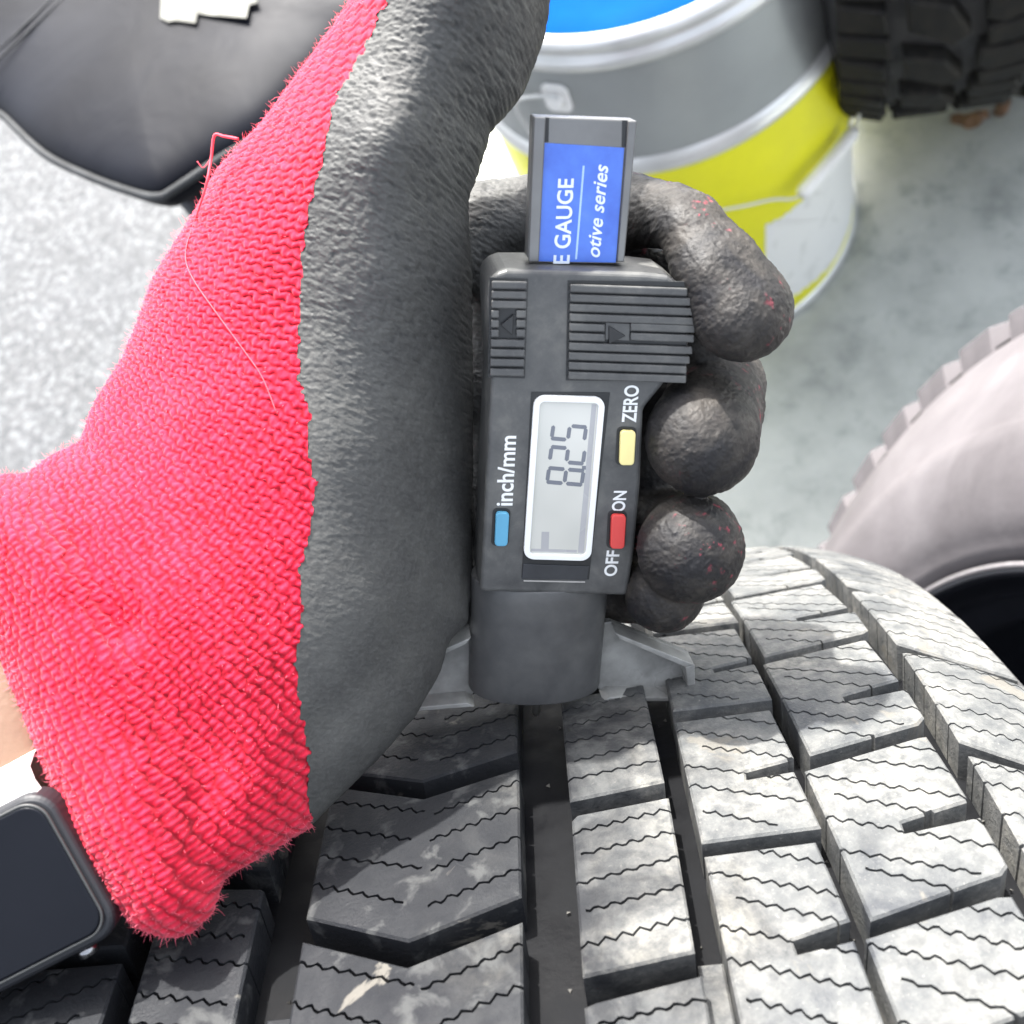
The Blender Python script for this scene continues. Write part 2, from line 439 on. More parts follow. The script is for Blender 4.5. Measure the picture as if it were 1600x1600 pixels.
V, Fc = lathe(sp, 220); fixn(mesh('sidewall', V, Fc, M_ds, rt_, True, frame='local'))
V, Fc = lathe([(200-s, r) for s, r in sp], 120); fixn(mesh('sidewall', V, Fc, M_ds, rt_, True, frame='local'))
M_gloss = plain('gloss_black_paint', (.012, .013, .017), .16, 0, .1, 60, 0)
rimp = [(-29.5, 194.6), (-30.5, 192.6), (-29.5, 190.2), (-24, 189), (-17, 187.5), (-12, 183), (-10, 177), (-3, 176), (12, 175), (60, 168), (170, 168), (205, 176), (225, 190)]
V, Fc = lathe(rimp, 200); rimo = fixn(mesh('wheel_rim', V, Fc, M_gloss, rt_, True, frame='local'))
V, Fc = lathe([(-29.9, 195.6), (-30.9, 195.0), (-31.1, 194.2), (-30.6, 193.4)], 200); mesh('rim_edge', V, Fc, plain('worn_rim_edge', (.35, .33, .34), .4, .6), rimo, True, frame='local')
V, Fc = lathe([(60, 168), (62, 120), (54, 80), (50, 30), (50, .5)], 90); fixn(mesh('wheel_disc', V, Fc, M_gloss, rt_, True, frame='local'))
# ---------------------------------------------------------------- FAR TYRE (top right)
fw_ax = np.array([.8, -.6, 0.]); fn = np.array([.6, .8, 0])
FR = 345.0
fcw = np.array([500, 487, 0])+fw_ax*15+fn*150+np.array([0, 0, FR+1])
fcc = Mcw.T@(fcw-np.array([0, 0, CAMH])); fA = Mcw.T@fw_ax; f1 = Mcw.T@np.array([0, 0, 1.])
ft = tyre_empty('far_tyre', 'dark chunky all-terrain tyre standing in shade behind the yellow bucket', fcc, fA, f1)
M_far = rubber_dark('shaded_tread_rubber', (.009, .009, .0088), 70, (.030, .028, .024), .65, .15)
FP = 2*math.pi*FR/40
def prof_f(s): d = abs(s); return FR-(10*((d-85)/35)**2 if d > 85 else 0)
fcells = [[(-118, 0), (-92, 2), (-90, 22), (-118, 24)], [(-118, 29), (-90, 27), (-88, 48), (-118, 50)],
          [(-82, -6), (-58, 6), (-46, 34), (-56, 44), (-80, 22)], [(-40, 0), (-14, -2), (-8, 18), (-30, 28), (-40, 22)], [(-38, 31), (-12, 24), (-6, 40), (-22, 48), (-36, 50)],
          [(8, 0), (30, -4), (40, 22), (34, 30), (6, 20)], [(4, 26), (34, 36), (38, 48), (14, 50)],
          [(46, 6), (60, -4), (84, 16), (82, 42), (58, 36)],
          [(90, 0), (118, 2), (118, 24), (92, 22)], [(90, 28), (118, 29), (118, 50), (88, 48)]]
fcells = [fcells[i] for i in (0, 2, 3, 4, 5, 7, 8)]
for poly in fcells:
    V, Fc = block_mesh(poly, [], prof_f, FR, 11, 1.6); ob = mesh('tread_block', V, Fc, M_far, ft, frame='local')
    for k in range(1, 40): rot_copy(ob, k*FP/FR)
extra = []
for poly in ([(-118, 29), (-90, 27), (-88, 48), (-118, 50)], [(4, 26), (34, 36), (38, 48), (14, 50)], [(90, 28), (118, 29), (118, 50), (88, 48)]):
    V, Fc = block_mesh(poly, [], prof_f, FR, 11, 1.6); V = np.array(V)
    for k in range(40):
        a = k*FP/FR; c, s = math.cos(a), math.sin(a)
        extra.append((np.stack([V[:, 0], V[:, 1]*c-V[:, 2]*s, V[:, 1]*s+V[:, 2]*c], 1).tolist(), Fc))
V, Fc = join(extra); o = mesh('shoulder_blocks', V, Fc, M_far, ft, frame='local'); o['kind'] = 'stuff'
V, Fc = lathe([(s, prof_f(s)-10.5) for s in np.linspace(-117, 117, 20)], 120); fixn(mesh('tread_base', V, Fc, M_side, ft, True, frame='local'))
for sg in (-1, 1):
    V, Fc = lathe([(sg*117, 325)]+side_profile(0, 117, 325, 205, 12, sg), 120); fixn(mesh('sidewall', V, Fc, M_side, ft, True, frame='local'))
#@@PART2
# ---------------------------------------------------------------- BUCKET
BC = np.array([273.6, 552., 0]); BR = 125.0
bk = thing('paint_bucket', 'metal pail with blue lid, yellow lower band and white grip on its wire handle', 'bucket', BC)
def blathe(prof, n=128, a0=0., a1=2*math.pi):
    V = []; k = len(prof); full = a1-a0 > 6.28; m = n if full else n+1
    for j in range(m):
        a = a0+(a1-a0)*j/n
        for r, z in prof: V.append((BC[0]+r*math.cos(a), BC[1]+r*math.sin(a), z))
    Fc = [[j*k+i, ((j+1) % m)*k+i, ((j+1) % m)*k+i+1, j*k+i+1] for j in range(n) for i in range(k-1)]
    return V, Fc
def cylhit(px, py, r):
    o0 = np.array([0, 0, CAMH]); v = dirw(ray(px, py)); d = v[:2]; c = o0[:2]-BC[:2]
    A = d@d; B = 2*d@c; Cq = c@c-r*r; D = B*B-4*A*Cq
    t = (-B-math.sqrt(D))/(2*A) if D > 0 else -B/(2*A)
    return o0+v*t
M_galv = plain('galvanised_steel', (.66, .67, .66), .36, .45, .12, 30, .0)
M_bgrey = plain('grey_bucket_paint', (.34, .36, .36), .33, .35, .07, 20, .0)
M_yel = plain('yellow_bucket_paint', (.80, .78, .012), .38, 0, .06, 25, .0)
M_blue = plain('blue_lid_paint', (.001, .050, .24), .8, 0, .1, 25, .0, .03)
M_white = plain('white_plastic', (.82, .82, .80), .45, 0, .06, 60, .0)
zr = 321.
V, Fc = blathe([(BR-1, 6), (BR, 10), (BR, 214)]); bb = mesh('yellow_band', V, Fc, M_yel, bk, True)
V, Fc = blathe([(BR-3, 0), (BR+1.2, 0), (BR+2.4, 3), (BR+1.4, 7), (BR-.5, 8.5)]); mesh('bottom_rim', V, Fc, M_galv, bk, True)
V, Fc = blathe([(BR-.5, 212), (BR+.8, 214), (BR+4.2, 219), (BR+4.6, 223), (BR+1.5, 228), (BR+.3, 229.5)]); mesh('bead_ring', V, Fc, M_galv, bk, True)
V, Fc = blathe([(BR, 228), (BR, zr-16)]); mesh('grey_band', V, Fc, M_bgrey, bk, True)
rimpf = [(BR-.5, zr-17), (BR+3.4, zr-15), (BR+5.6, zr-10), (BR+4.4, zr-6.5), (BR+2.2, zr-5.2), (BR+1.4, zr-2), (BR+4.8, zr), (BR+5.2, zr+4.5), (BR+2.2, zr+7.6), (BR-2.2, zr+7.4), (BR-4.4, zr+3), (BR-5.2, zr-2), (BR-8, zr-4)]
V, Fc = blathe(rimpf); mesh('rim', V, Fc, M_galv, bk, True)
V, Fc = blathe([(BR-7.8, zr-4), (BR-9, zr-1.5), (BR-12, zr-1.2), (BR-26, zr-1.6), (BR-28, zr-3.5), (BR-60, zr-4), (.5, zr-4)]); mesh('lid', V, Fc, M_blue, bk, True)
def lab(px, py):
    q = cylhit(px, py, BR+.3)-BC; return math.atan2(q[1], q[0]), q[2]
pts = [(1196, 352), (1220, 340), (1244, 322), (1266, 300), (1286, 276), (1304, 250), (1318, 224), (1324, 300), (1320, 372), (1300, 412), (1262, 447), (1232, 468), (1196, 475)]
AZ = [lab(*p) for p in pts]; AZ[6:9] = [(a+.35, z) for a, z in AZ[6:9]]
AZ = [(AZ[i][0]+(AZ[(i+1) % len(AZ)][0]-AZ[i][0])*k/8, AZ[i][1]+(AZ[(i+1) % len(AZ)][1]-AZ[i][1])*k/8+1.2*math.sin(i*3+k*1.7)) for i in range(len(AZ)) for k in range(8)]; n = len(AZ)
ca = np.mean([a for a, z in AZ]); czz = np.mean([z for a, z in AZ])
V = []; K = 12
for kk in range(K+1):
    for a, z in AZ:
        aa = ca+(a-ca)*kk/K; zz = max(9, czz+(z-czz)*kk/K); V.append((BC[0]+(BR+.35)*math.cos(aa), BC[1]+(BR+.35)*math.sin(aa), zz))
Fc = [[kk*n+i, kk*n+(i+1) % n, (kk+1)*n+(i+1) % n, (kk+1)*n+i] for kk in range(K) for i in range(n)]
mm = NT('torn_white_label', .6); v = mm.mapping(1)
mm.color(mm.mix(mm.ramp(mm.noise(v, 60, 5, .6, .5), [(.58, 0.), (.72, .6)]), (.78, .79, .77), (.48, .49, .46)))
mesh('paper_label', V, Fc, mm.m, bk, True)
lg = cylhit(872, 150, BR); a = math.atan2(lg[1]-BC[1], lg[0]-BC[0]); ux = np.array([-math.sin(a), math.cos(a), 0]); uo = np.array([math.cos(a), math.sin(a), 0]); uz = np.array([0, 0, 1.])
for sgn, aa in ((1, a), (-1, a+math.pi*.93)):
    ux = np.array([-math.sin(aa), math.cos(aa), 0]); uo = np.array([math.cos(aa), math.sin(aa), 0]); c0 = BC+uo*(BR+.2)+uz*lg[2]
    V, Fc = prism(rrect(-9, -11, 9, 11, 6), 0, 2.2, lambda x, y, z: c0+ux*x+uz*y+uo*z)
    V2, F2 = prism([(5*math.cos(t), 5*math.sin(t)) for t in np.linspace(0, 6.283, 17)[:-1]], 2.1, 7.5, lambda x, y, z: c0+ux*x+uz*y+uo*z)
    V, Fc = join([(V, Fc), (V2, F2)]); bevel(fixn(mesh('handle_lug', V, Fc, M_white, bk)), .8)
wp = [(872, 152), (838, 150), (806, 162), (833, 214), (890, 300), (1000, 346), (1140, 326), (1205, 312), (1250, 306), (1294, 256), (1335, 204), (1345, 150), (1344, 100), (1330, 40), (1310, -30)]
P = smooth_path([cylhit(x, y, BR+7+(4 if x > 1200 else 0)) for x, y in wp], 90)
V, Fc = tube(P, 1.15, 8); wire = mesh('wire_handle', V, Fc, M_galv, bk, True)
P = smooth_path([cylhit(x, y, BR+11) for x, y in ((1251, 305), (1294, 256), (1334, 205))], 12)
V, Fc = tube(P, [4.2]+[5.4]*10+[4.2], 14); mesh('grip', V, Fc, M_white, wire, True)
# ---------------------------------------------------------------- STOOL
SZ = 450.
st = [(0, 172), (60, 228), (130, 263), (200, 288), (237, 294), (262, 282), (330, 236), (400, 192), (470, 122), (540, 45), (590, -20), (560, -150), (430, -260), (250, -330), (40, -330), (-120, -230), (-180, -60), (-120, 80)]
SP = smooth_path([onz(x, y, SZ) for x, y in st+st[:1]], 90)[:-1]
sc = SP.mean(0); sc0 = sc.copy(); sc0[2] = 0
stool = thing('stool', 'black padded workshop stool patched with torn masking tape, upper left of the glove', 'stool', sc0)
m = NT('black_vinyl', .45, 0, .09); v = m.mapping(1); a_ = m.noise(v, 16, 4, .5)
m.color(m.ramp(a_, [(.35, (.0035, .004, .0065)), (.65, (.007, .008, .012))])); m.rough(m.ramp(m.noise(v, 9, 3), [(.35, .42), (.65, .62)]))
h = m.math('ADD', m.math('MULTIPLY', m.noise(v, 22, 3, .5, .6), 1.), m.math('MULTIPLY', m.noise(v, 900, 3), .02)); m.bump(h, .9)
M_vinyl = m.m
rings = [(.0, 7.5), (.25, 7.4), (.5, 6.6), (.72, 4.8), (.86, 2.6), (.94, 0.4), (.985, -2.8), (1.0, -6), (.992, -12), (.965, -18), (.93, -20), (.5, -21), (0, -21)]
V = []; n = len(SP)
for s_, dz in rings:
    for p in SP:
        q = sc+(p-sc)*max(s_, .002); V.append((q[0], q[1], SZ+dz))
Fc = [[k*n+i, k*n+(i+1) % n, (k+1)*n+(i+1) % n, (k+1)*n+i] for k in range(len(rings)-1) for i in range(n)]
cu = fixn(mesh('cushion', V, Fc, M_vinyl, stool, True)); sm = cu.modifiers.new('sub', 'SUBSURF'); sm.levels = sm.render_levels = 2
edge = [sc+(p-sc)*1.006+np.array([0, 0, -5.2]) for p in SP]; edge.append(edge[0])
M_pipe = plain('worn_piping', (.03, .032, .034), .6, 0, .25, 80, .05, .2)
V, Fc = tube(edge, 2.0, 8, False); mesh('piping', V, Fc, M_pipe, cu, True)
for off in (0, 1):
    P = [onz(x, y, SZ+7.2)for x, y in ((-120+off*14, 190), (-40+off*14, 114), (0+off*16, 76), (40+off*16, 38), (80+off*16, 0), (140+off*14, -60))]
    V, Fc = tube(smooth_path(P, 30), .55, 6); mesh('stitched_seam', V, Fc, rubber_dark('seam_thread', (.008, .009, .012), 100, (.012, .012, .015)), cu, True)
M_leg = plain('black_steel_tube', (.012, .012, .016), .35, .2, .2, 60, .0)
lt = onz(272, 284, SZ-14)+np.array([1, 3, 0])
for k, q in enumerate((lt, lt+np.array([20, 190, 0]), onz(500, 66, SZ-14)+np.array([-8, 8, 0]))):
    out = (q-sc); out[2] = 0; out /= np.linalg.norm(out)
    V, Fc = tube([q+np.array([0, 0, 5.]), q*np.array([1, 1, 0])+out*6], 6.0, 14); mesh('leg', V, Fc, M_leg, stool, True)
m = NT('masking_tape', .7); v = m.mapping(1); m.color(m.ramp(m.noise(v, 130, 5, .6), [(.35, (.07, .07, .06)), (.6, (.12, .12, .105))])); m.bump(m.noise(v, 300, 4), .3); M_tape = m.m
for poly, zz in (([(252, -30), (250, 28), (262, 34), (276, 32), (305, 36), (309, 18), (308, -30)], 8.5), ([(300, -25), (300, 20), (330, 24), (385, 28), (389, 8), (402, 4), (398, -8), (352, -12), (345, -30)], 8.2)):
    q = [onz(x, y, SZ+zz) for x, y in poly]; V = q+[p-np.array([0, 0, .5]) for p in q]; k = len(q)
    Fc = [list(range(k)), list(range(k, 2*k))[::-1]]+[[i, k+i, k+(i+1) % k, (i+1) % k] for i in range(k)]
    o = fixn(mesh('tape_patch', V, Fc, M_tape, stool))
# ---------------------------------------------------------------- GAUGE
GO = pc(850, 1100, 212); GU = pc(915, 185, 165)-GO; GU /= np.linalg.norm(GU)
gx = np.array([1, 0, 0.]); gx -= GU*(gx@GU); gx /= np.linalg.norm(gx); gz = np.cross(gx, GU)
yaw = math.radians(7.5); GX = gx*math.cos(yaw)-gz*math.sin(yaw); GZ = np.cross(GX, GU)
# with this yaw the left flank turns slightly towards the viewer
if (GX*1)[2] > 0: pass
def gl(px, py, z=0.):
    d = ray(px, py); o0 = GO+GZ*z; t = (o0@GZ)/(d@GZ); P = d*t-GO; return (P@GX, P@GU)
def gw(x, y, z): return c2w(GO+GX*x+GU*y+GZ*z)
gauge = thing('tread_depth_gauge', 'black digital tread gauge with a lit display, held upright in the gloved hand', 'gauge', c2w(GO))
def abs_plastic():
    m = NT('dusty_black_plastic', .5, 0, .4); v = m.mapping(1)
    a = m.noise(v, 120, 6, .65, .2); b = m.noise(v, 900, 4, .6)
    c = m.ramp(a, [(.32, (.048, .049, .050)), (.52, (.078, .079, .077)), (.72, (.135, .134, .125))])
    c = m.mix(m.ramp(b, [(.55, 0.), (.75, .35)]), c, (.10, .10, .095))
    m.color(c); m.rough(m.ramp(a, [(.35, .36), (.65, .62)])); m.bump(b, .05); return m.m
M_abs = abs_plastic(); M_slot = plain('dark_recess', (.010, .011, .012), .5, 0, .2, 200, 0)
M_print = plain('white_print', (.70, .71, .70), .6, 0, .05, 200, 0)
def gpoly(pts, z=0.): return [gl(x, y, z) for x, y in pts]
def gpart(name, poly, z0, z1, mat, parent=gauge, bw=.25, seg=2):
    if area(poly) < 0: poly = poly[::-1]
    V, Fc = prism(poly, z0, z1, gw); o = fixn(mesh(name, V, Fc, mat, parent))
    if bw: bevel(o, bw, seg)
    return o
body = [(750, 926), (981, 932), (992, 860), (1001, 760), (1006, 640), (1040, 598), (1062, 590), (1076, 540), (1080, 500), (1076, 470), (1064, 446), (1044, 432), (1010, 428), (830, 422), (792, 422), (774, 428), (762, 444), (762, 480), (768, 590), (763, 680), (757, 800)]
bo = gpart('body', gpoly(body), -13, 0, M_abs, gauge, .9, 4)
# ribbed thumb grips : slats standing on recessed panels
ys = [441+15.2*k for k in range(10)]
def panel(xl, xr, ytop, pitch, cnt, arrow, skew, rt):
    pan = gpart('grip_panel', gpoly([(xl-3, ytop-3), (xr(0)+2, ytop-1), (xr(1)+2, ytop+pitch*cnt+4), (xl-6, ytop+pitch*cnt+2)]), -.3, .12, M_slot, gauge, 0)
    for k in range(cnt):
        y0 = ytop+pitch*k+1.6; y1 = ytop+pitch*(k+1)-1.6; u = (k+.5)/cnt; xa = xl-3*u; xb = xr(u)
        segs = [(xa, xb)]
        if arrow and k in arrow[1]: segs = [(xa, arrow[0][0]), (arrow[0][1], xb)]
        for s0, s1 in segs:
            if s1-s0 < 4: continue
            gpart('grip_rib', gpoly([(s0, y0), (s1, y0+skew*(s1-s0)), (s1, y1+skew*(s1-s0)), (s0, y1)]), .1, rt, M_abs, gauge, .22)
panel(890, lambda u: 1070+14*math.sin(math.pi*min(1, u*1.15)), 441, 15.1, 10, ((944, 984), (4, 5)), .035, .85)
panel(768, lambda u: 823-5*u, 436, 15.1, 10, ((779, 806), (3, 4, 5)), .02, .8)
for a0, a1, y0, pts in ((946, 982, 0, [(950, 507), (950, 536), (976, 523)]), (0, 0, 0, [(802, 490), (800, 523), (782, 506)])):
    gpart('arrow_mark', gpoly(pts), .1, .75, M_slot, gauge, .12)
gpart('groove_gap', gpoly([(946, 503), (983, 505), (982, 531), (945, 529)]), .1, .42, M_abs, gauge, 0)
# display
gpart('display_recess', gpoly(rrect(0, 0, 1, 1, .06)) if False else [(x, y) for x, y in gpoly([(830, 612), (953, 613), (920, 905), (815, 903)])], -.2, .1, M_slot, gauge, 0)
q = gpoly([(834, 616), (945, 619), (922, 874), (817, 871)]); 
def quadmap(q, u, v): # u right, v down
    a, b, c, d = map(np.array, q); return tuple((a*(1-u)+b*u)*(1-v)+(d*(1-u)+c*u)*v)
outer = [quadmap(q, u, v) for u, v in rrect(0, 0, 1, 1, .0, 1)][:0]
def rr_quad(q, r, ins=0., n=6):
    w_ = np.linalg.norm(np.subtract(q[1], q[0])); h_ = np.linalg.norm(np.subtract(q[3], q[0])); out = []
    for x, y in rrect(ins, ins, w_-ins, h_-ins, r, n): out.append(quadmap(q, x/w_, y/h_))
    return out
oo = rr_quad(q, 1.9); ii = rr_quad(q, .8, 1.05); n = len(oo)
V = [gw(x, y, .75) for x, y in oo]+[gw(x, y, .75) for x, y in ii]+[gw(x, y, .05) for x, y in oo]+[gw(x, y, .05) for x, y in ii]
Fc = []
for i in range(n):
    j = (i+1) % n; Fc += [[i, j, n+j, n+i], [i, 2*n+i, 2*n+j, j], [n+i, n+j, 3*n+j, 3*n+i]]
dfr = bevel(fixn(mesh('display_frame', V, Fc, plain('white_display_frame', (.74, .75, .74), .45, 0, .03, 100, 0), gauge)), .12)
mm = NT('lcd_glass', .12, 0, .5); v = mm.mapping(1); mm.color(mm.ramp(mm.noise(v, 60, 2), [(.3, (.46, .46, .42)), (.7, (.55, .545, .50))]))
lcd = gpart('display_screen', rr_quad(q, .8, 1.0), .06, .22, mm.m, gauge, 0)
qi = [quadmap(q, u, v) for u, v in ((.11, .045), (.89, .045), (.89, .955), (.11, .955))]
gpart('display_shade', [quadmap(qi, u, v) for u, v in ((.91, .0), (1, .0), (1, 1), (.89, 1))], .2, .235, plain('lcd_shade', (.34, .34, .345), .3, 0, .05, 80, 0), lcd, 0)  # frame's shade on the screen, put in as grey strips
gpart('display_shade', [quadmap(qi, u, v) for u, v in ((.0, .98), (.87, .98), (.87, 1), (.0, 1))], .2, .236, bpy.data.materials['lcd_shade'], lcd, 0)
gpart('display_mark', gpoly([(846, 830), (858, 830), (857, 857), (845, 857)]), .2, .238, bpy.data.materials['lcd_shade'], lcd, 0)
M_seg = plain('lcd_segment', (.13, .14, .165), .3, 0, .1, 100, 0)
SEG = {'8': 'abcdefg', '2': 'abged', '5': 'afgcd', '.': ''}
def digit(ch, yb, yt, x0, x1):
    """glyph up = left in the photo; reading direction = up. yb,yt photo y of left/right side of the glyph"""
    h = x1-x0; w_ = yb-yt; t = 6.2
    def g(u, vv): # u along reading 0..1, vv from glyph bottom 0..1
        return (x1-vv*h+(u-.5)*4+(0), yb-u*w_-(vv)*5)
    tu = t/w_; tv = t/h; e = .012; R_ = {}
    R_['a'] = (tu*.7, 1-tv, 1-tu*.7, 1); R_['d'] = (tu*.7, 0, 1-tu*.7, tv); R_['g'] = (tu*.7, .5-tv/2, 1-tu*.7, .5+tv/2)
    R_['f'] = (0, .5+e*3, tu, 1-e*2); R_['b'] = (1-tu, .5+e*3, 1, 1-e*2); R_['e'] = (0, e*2, tu, .5-e*3); R_['c'] = (1-tu, e*2, 1, .5-e*3)
    ps = []
    for s_ in SEG[ch]:
        a_, b_, c_, d_ = R_[s_]; horiz = (c_-a_)*w_ > (d_-b_)*h
        if horiz: pl = [(a_, (b_+d_)/2), (a_+tu*.4, b_), (c_-tu*.4, b_), (c_, (b_+d_)/2), (c_-tu*.4, d_), (a_+tu*.4, d_)]
        else: pl = [((a_+c_)/2, b_), (c_, b_+tv*.4), (c_, d_-tv*.4), ((a_+c_)/2, d_), (a_, d_-tv*.4), (a_, b_+tv*.4)]
        pl = gpoly([g(u, vv) for u, vv in pl]); pl = pl if area(pl) > 0 else pl[::-1]
        V, Fc = prism(pl, .222, .245, gw); ps.append((V, Fc))
    V, Fc = join(ps); fixn(mesh('display_digit', V, Fc, M_seg, lcd))
digit('8', 760, 732, 853, 913); digit('2', 727, 699, 857, 915); digit('5', 692, 664, 860, 917)
gpart('decimal_point', gpoly([(909, 727), (915, 727), (915, 733), (909, 733)]), .2, .245, M_seg, lcd, 0)
gpart('battery_slot', gpoly([(817, 880), (921, 884), (917, 905), (815, 903)]), .05, .3, plain('black_slot', (.022, .024, .028), .45, 0, .2, 200, 0), gauge, .1)
gpart('worn_edge', gpoly([(818, 906), (914, 908), (914, 910), (818, 908)]), .02, .14, plain('scuffed_edge', (.35, .34, .32), .5), gauge, 0)
for nm, pts, col in (('blue', (772, 797, 795, 850), (.085, .30, .46)), ('yellow', (966, 670, 992, 724), (.80, .70, .30)), ('red', (952, 801, 977, 854), (.62, .055, .05))):
    x0, y0, x1, y1 = pts; sk = 3
    pl = rr_quad(gpoly([(x0+sk-1, y0), (x1, y0+1), (x1-sk, y1), (x0, y1)]), .7, 0, 4)
    gpart('button_well', rr_quad(gpoly([(x0+sk-5, y0-4), (x1+3, y0-3), (x1-sk+2, y1+3), (x0-5, y1+2)]), .9, 0, 4), .02, .1, M_slot, gauge, 0)
    b = gpart('button', pl, .08, 1.0, plain(nm+'_button', col, .42, 0, .06, 150, 0), gauge, .22, 3); b['label'] = nm+' push button'
def text_mesh(txt, bold=0., shear=0.):
    cu_ = bpy.data.curves.new('lettering', 'FONT'); cu_.body = txt; cu_.size = 1; cu_.offset = bold; cu_.shear = shear; cu_.resolution_u = 6; cu_.extrude = .02
    o = bpy.data.objects.new('lettering', cu_); link(o); dg = bpy.context.evaluated_depsgraph_get(); me = bpy.data.meshes.new_from_object(o.evaluated_get(dg))
    V = np.array([tuple(v.co) for v in me.vertices]); Fc = [list(p.vertices) for p in me.polygons]; bpy.data.objects.remove(o)
    V[:, :2] -= V[:, :2].min(0); V[:, :2] /= V[:, :2].max(0); V[:, 2] = (V[:, 2]-V[:, 2].min())/(V[:, 2].max()-V[:, 2].min())
    return V, Fc
def gtext(name, txt, quad, z, mat, parent, bold=.0, shear=0., th=.05):
    """quad: photo corners for (start,bottom),(end,bottom),(end,top),(start,top) of the line of text"""
    V, Fc = text_mesh(txt, bold, shear); q = [gl(x, y, z) for x, y in quad]
    W_ = []
    for x, y, zz in V:
        p = quadmap(q, x, y); W_.append(gw(p[0], p[1], z+zz*th))
    return mesh(name, W_, Fc, mat, parent)
gtext('printed_word', 'inch/mm', [(801, 790), (807, 681), (781, 681), (774, 790)], .03, M_print, gauge, .018)
gtext('printed_word', 'ZERO', [(994, 660), (999, 602), (976, 602), (971, 660)], .03, M_print, gauge, .02)
gtext('printed_word', 'ON', [(976, 799), (980, 767), (959, 767), (955, 799)], .03, M_print, gauge, .02)
gtext('printed_word', 'OFF', [(963, 900), (969, 860), (948, 860), (943, 900)], .03, M_print, gauge, .02)
# sliding beam
BZ = -4.6
M_beam = plain('satin_grey_beam', (.14, .14, .138), .35, .5, .12, 120, .02)
bp = lambda pts: gpoly(pts, BZ)
beam = gpart('beam', bp([(833, 182), (994, 188), (974, 410), (824, 404)]), BZ-3.6, BZ, M_beam, gauge, .25)
gpart('beam_rail', bp([(834, 182), (852, 183), (841, 408), (825, 408)]), BZ-.2, BZ+.75, M_beam, beam, .2)
gpart('beam_rail', bp([(981, 188), (994, 188), (974, 408), (963, 408)]), BZ-.2, BZ+.75, M_beam, beam, .2)
gpart('beam_groove', bp([(852, 184), (858, 184), (857, 222), (850, 222)]), BZ-.05, BZ+.04, M_slot, beam, 0)
gpart('beam_groove', bp([(972, 188), (980, 188), (978, 230), (971, 230)]), BZ-.05, BZ+.04, M_slot, beam, 0)
mm = NT('blue_label_print', .35, 0, .5); v = mm.mapping(1); mm.color(mm.ramp(mm.noise(v, 160, 5, .6), [(.3, (.035, .10, .45)), (.6, (.055, .15, .56)), (.8, (.09, .20, .62))])); mm.bump(mm.noise(v, 200, 3), .04)
lb = gpart('blue_label', bp([(850, 223), (975, 231), (962, 410), (838, 408)]), BZ-.05, BZ+.22, mm.m, beam, .05)
zt = BZ+.21
M_ink = plain('white_ink', (.62, .68, .74), .6, 0, .06, 200, 0)
gtext('printed_word', 'E GAUGE', [(890, 412), (897, 279), (872, 279), (864, 412)], zt, M_ink, lb, .016, 0, .04)
gtext('printed_word', 'otive series', [(937, 402), (951, 257), (930, 257), (917, 402)], zt, M_ink, lb, .014, .3, .04)
gpart('printed_line', gpoly([(910.5, 259), (913.5, 259), (901.5, 405), (898.5, 405)], zt), zt, zt+.04, plain('pale_blue_ink', (.33, .48, .68), .6, 0, .05, 100, 0), lb, 0)
# collar, foot and pin
cx0 = (gl(748, 935)[0]+gl(957, 935)[0])/2; hw = (gl(957, 1000)[0]-gl(741, 1000)[0])/2; cx1 = (gl(741, 1090)[0]+gl(946, 1090)[0])/2; ytop = gl(850, 925)[1]
V = []; n = 56; K = 8
for k in range(K+1):
    u = k/K; y = -.3+(ytop+.3)*u; cc_ = cx1+(cx0-cx1)*u; hh = hw*(1.0-.0*u)
    for j in range(n):
        a = 2*math.pi*j/n; c_, s_ = math.cos(a), math.sin(a)
        V.append(gw(cc_+hh*np.sign(c_)*abs(c_)**.92, y, -7.5+7.6*np.sign(s_)*abs(s_)**.95))
Fc = [[k*n+j, k*n+(j+1) % n, (k+1)*n+(j+1) % n, (k+1)*n+j] for k in range(K) for j in range(n)]+[list(range(n))[::-1], list(range(K*n, K*n+n))]
m = NT('smooth_black_plastic', .38, 0, .5); v = m.mapping(1); b = m.noise(v, 500, 5, .6)
m.color(m.ramp(m.noise(v, 90, 5, .6), [(.3, (.050, .051, .053)), (.7, (.095, .096, .094))])); m.rough(m.ramp(b, [(.3, .3), (.7, .5)])); m.bump(b, .03); M_col = m.m
bevel(fixn(mesh('collar', V, Fc, M_col, gauge, True)), .35, 3, 60)
FZ = -7.5
fp = lambda pts: gpoly(pts, FZ+2.5)
M_foot = plain('worn_foot_plastic', (.26, .26, .245), .32, 0, .3, 200, .05)
right = fp([(940, 988), (960, 986), (1084, 1036), (1086, 1093), (940, 1093)]); hole = fp([(962, 1012), (1062, 1052), (1060, 1076), (958, 1080)])
lx = 2*((gl(741, 1040, FZ+2.5)[0]+gl(948, 1040, FZ+2.5)[0])/2)
mirr = lambda pl: [(lx-x, y) for x, y in pl]
for pl, hl in ((right, hole), (mirr(right), mirr(hole))):
    ft_ = gpart('foot_wing', pl, FZ-2.5, FZ-.8, M_foot, gauge, .25)
    pts = pl if area(pl) > 0 else pl[::-1]
    n = len(pl)
    # raised flanges round the pocket
    cxy = np.mean(hl, axis=0)
    for i in range(1, n):
        a_, b_ = np.array(pl[i]), np.array(pl[(i+1) % n])
        if i == n-1: continue
        ia = a_+(cxy-a_)/np.linalg.norm(cxy-a_)*1.9; ib = b_+(cxy-b_)/np.linalg.norm(cxy-b_)*1.9
        gpart('foot_rib', [tuple(a_), tuple(b_), tuple(ib), tuple(ia)], FZ-.9, FZ+3.2, M_foot, ft_, .2)
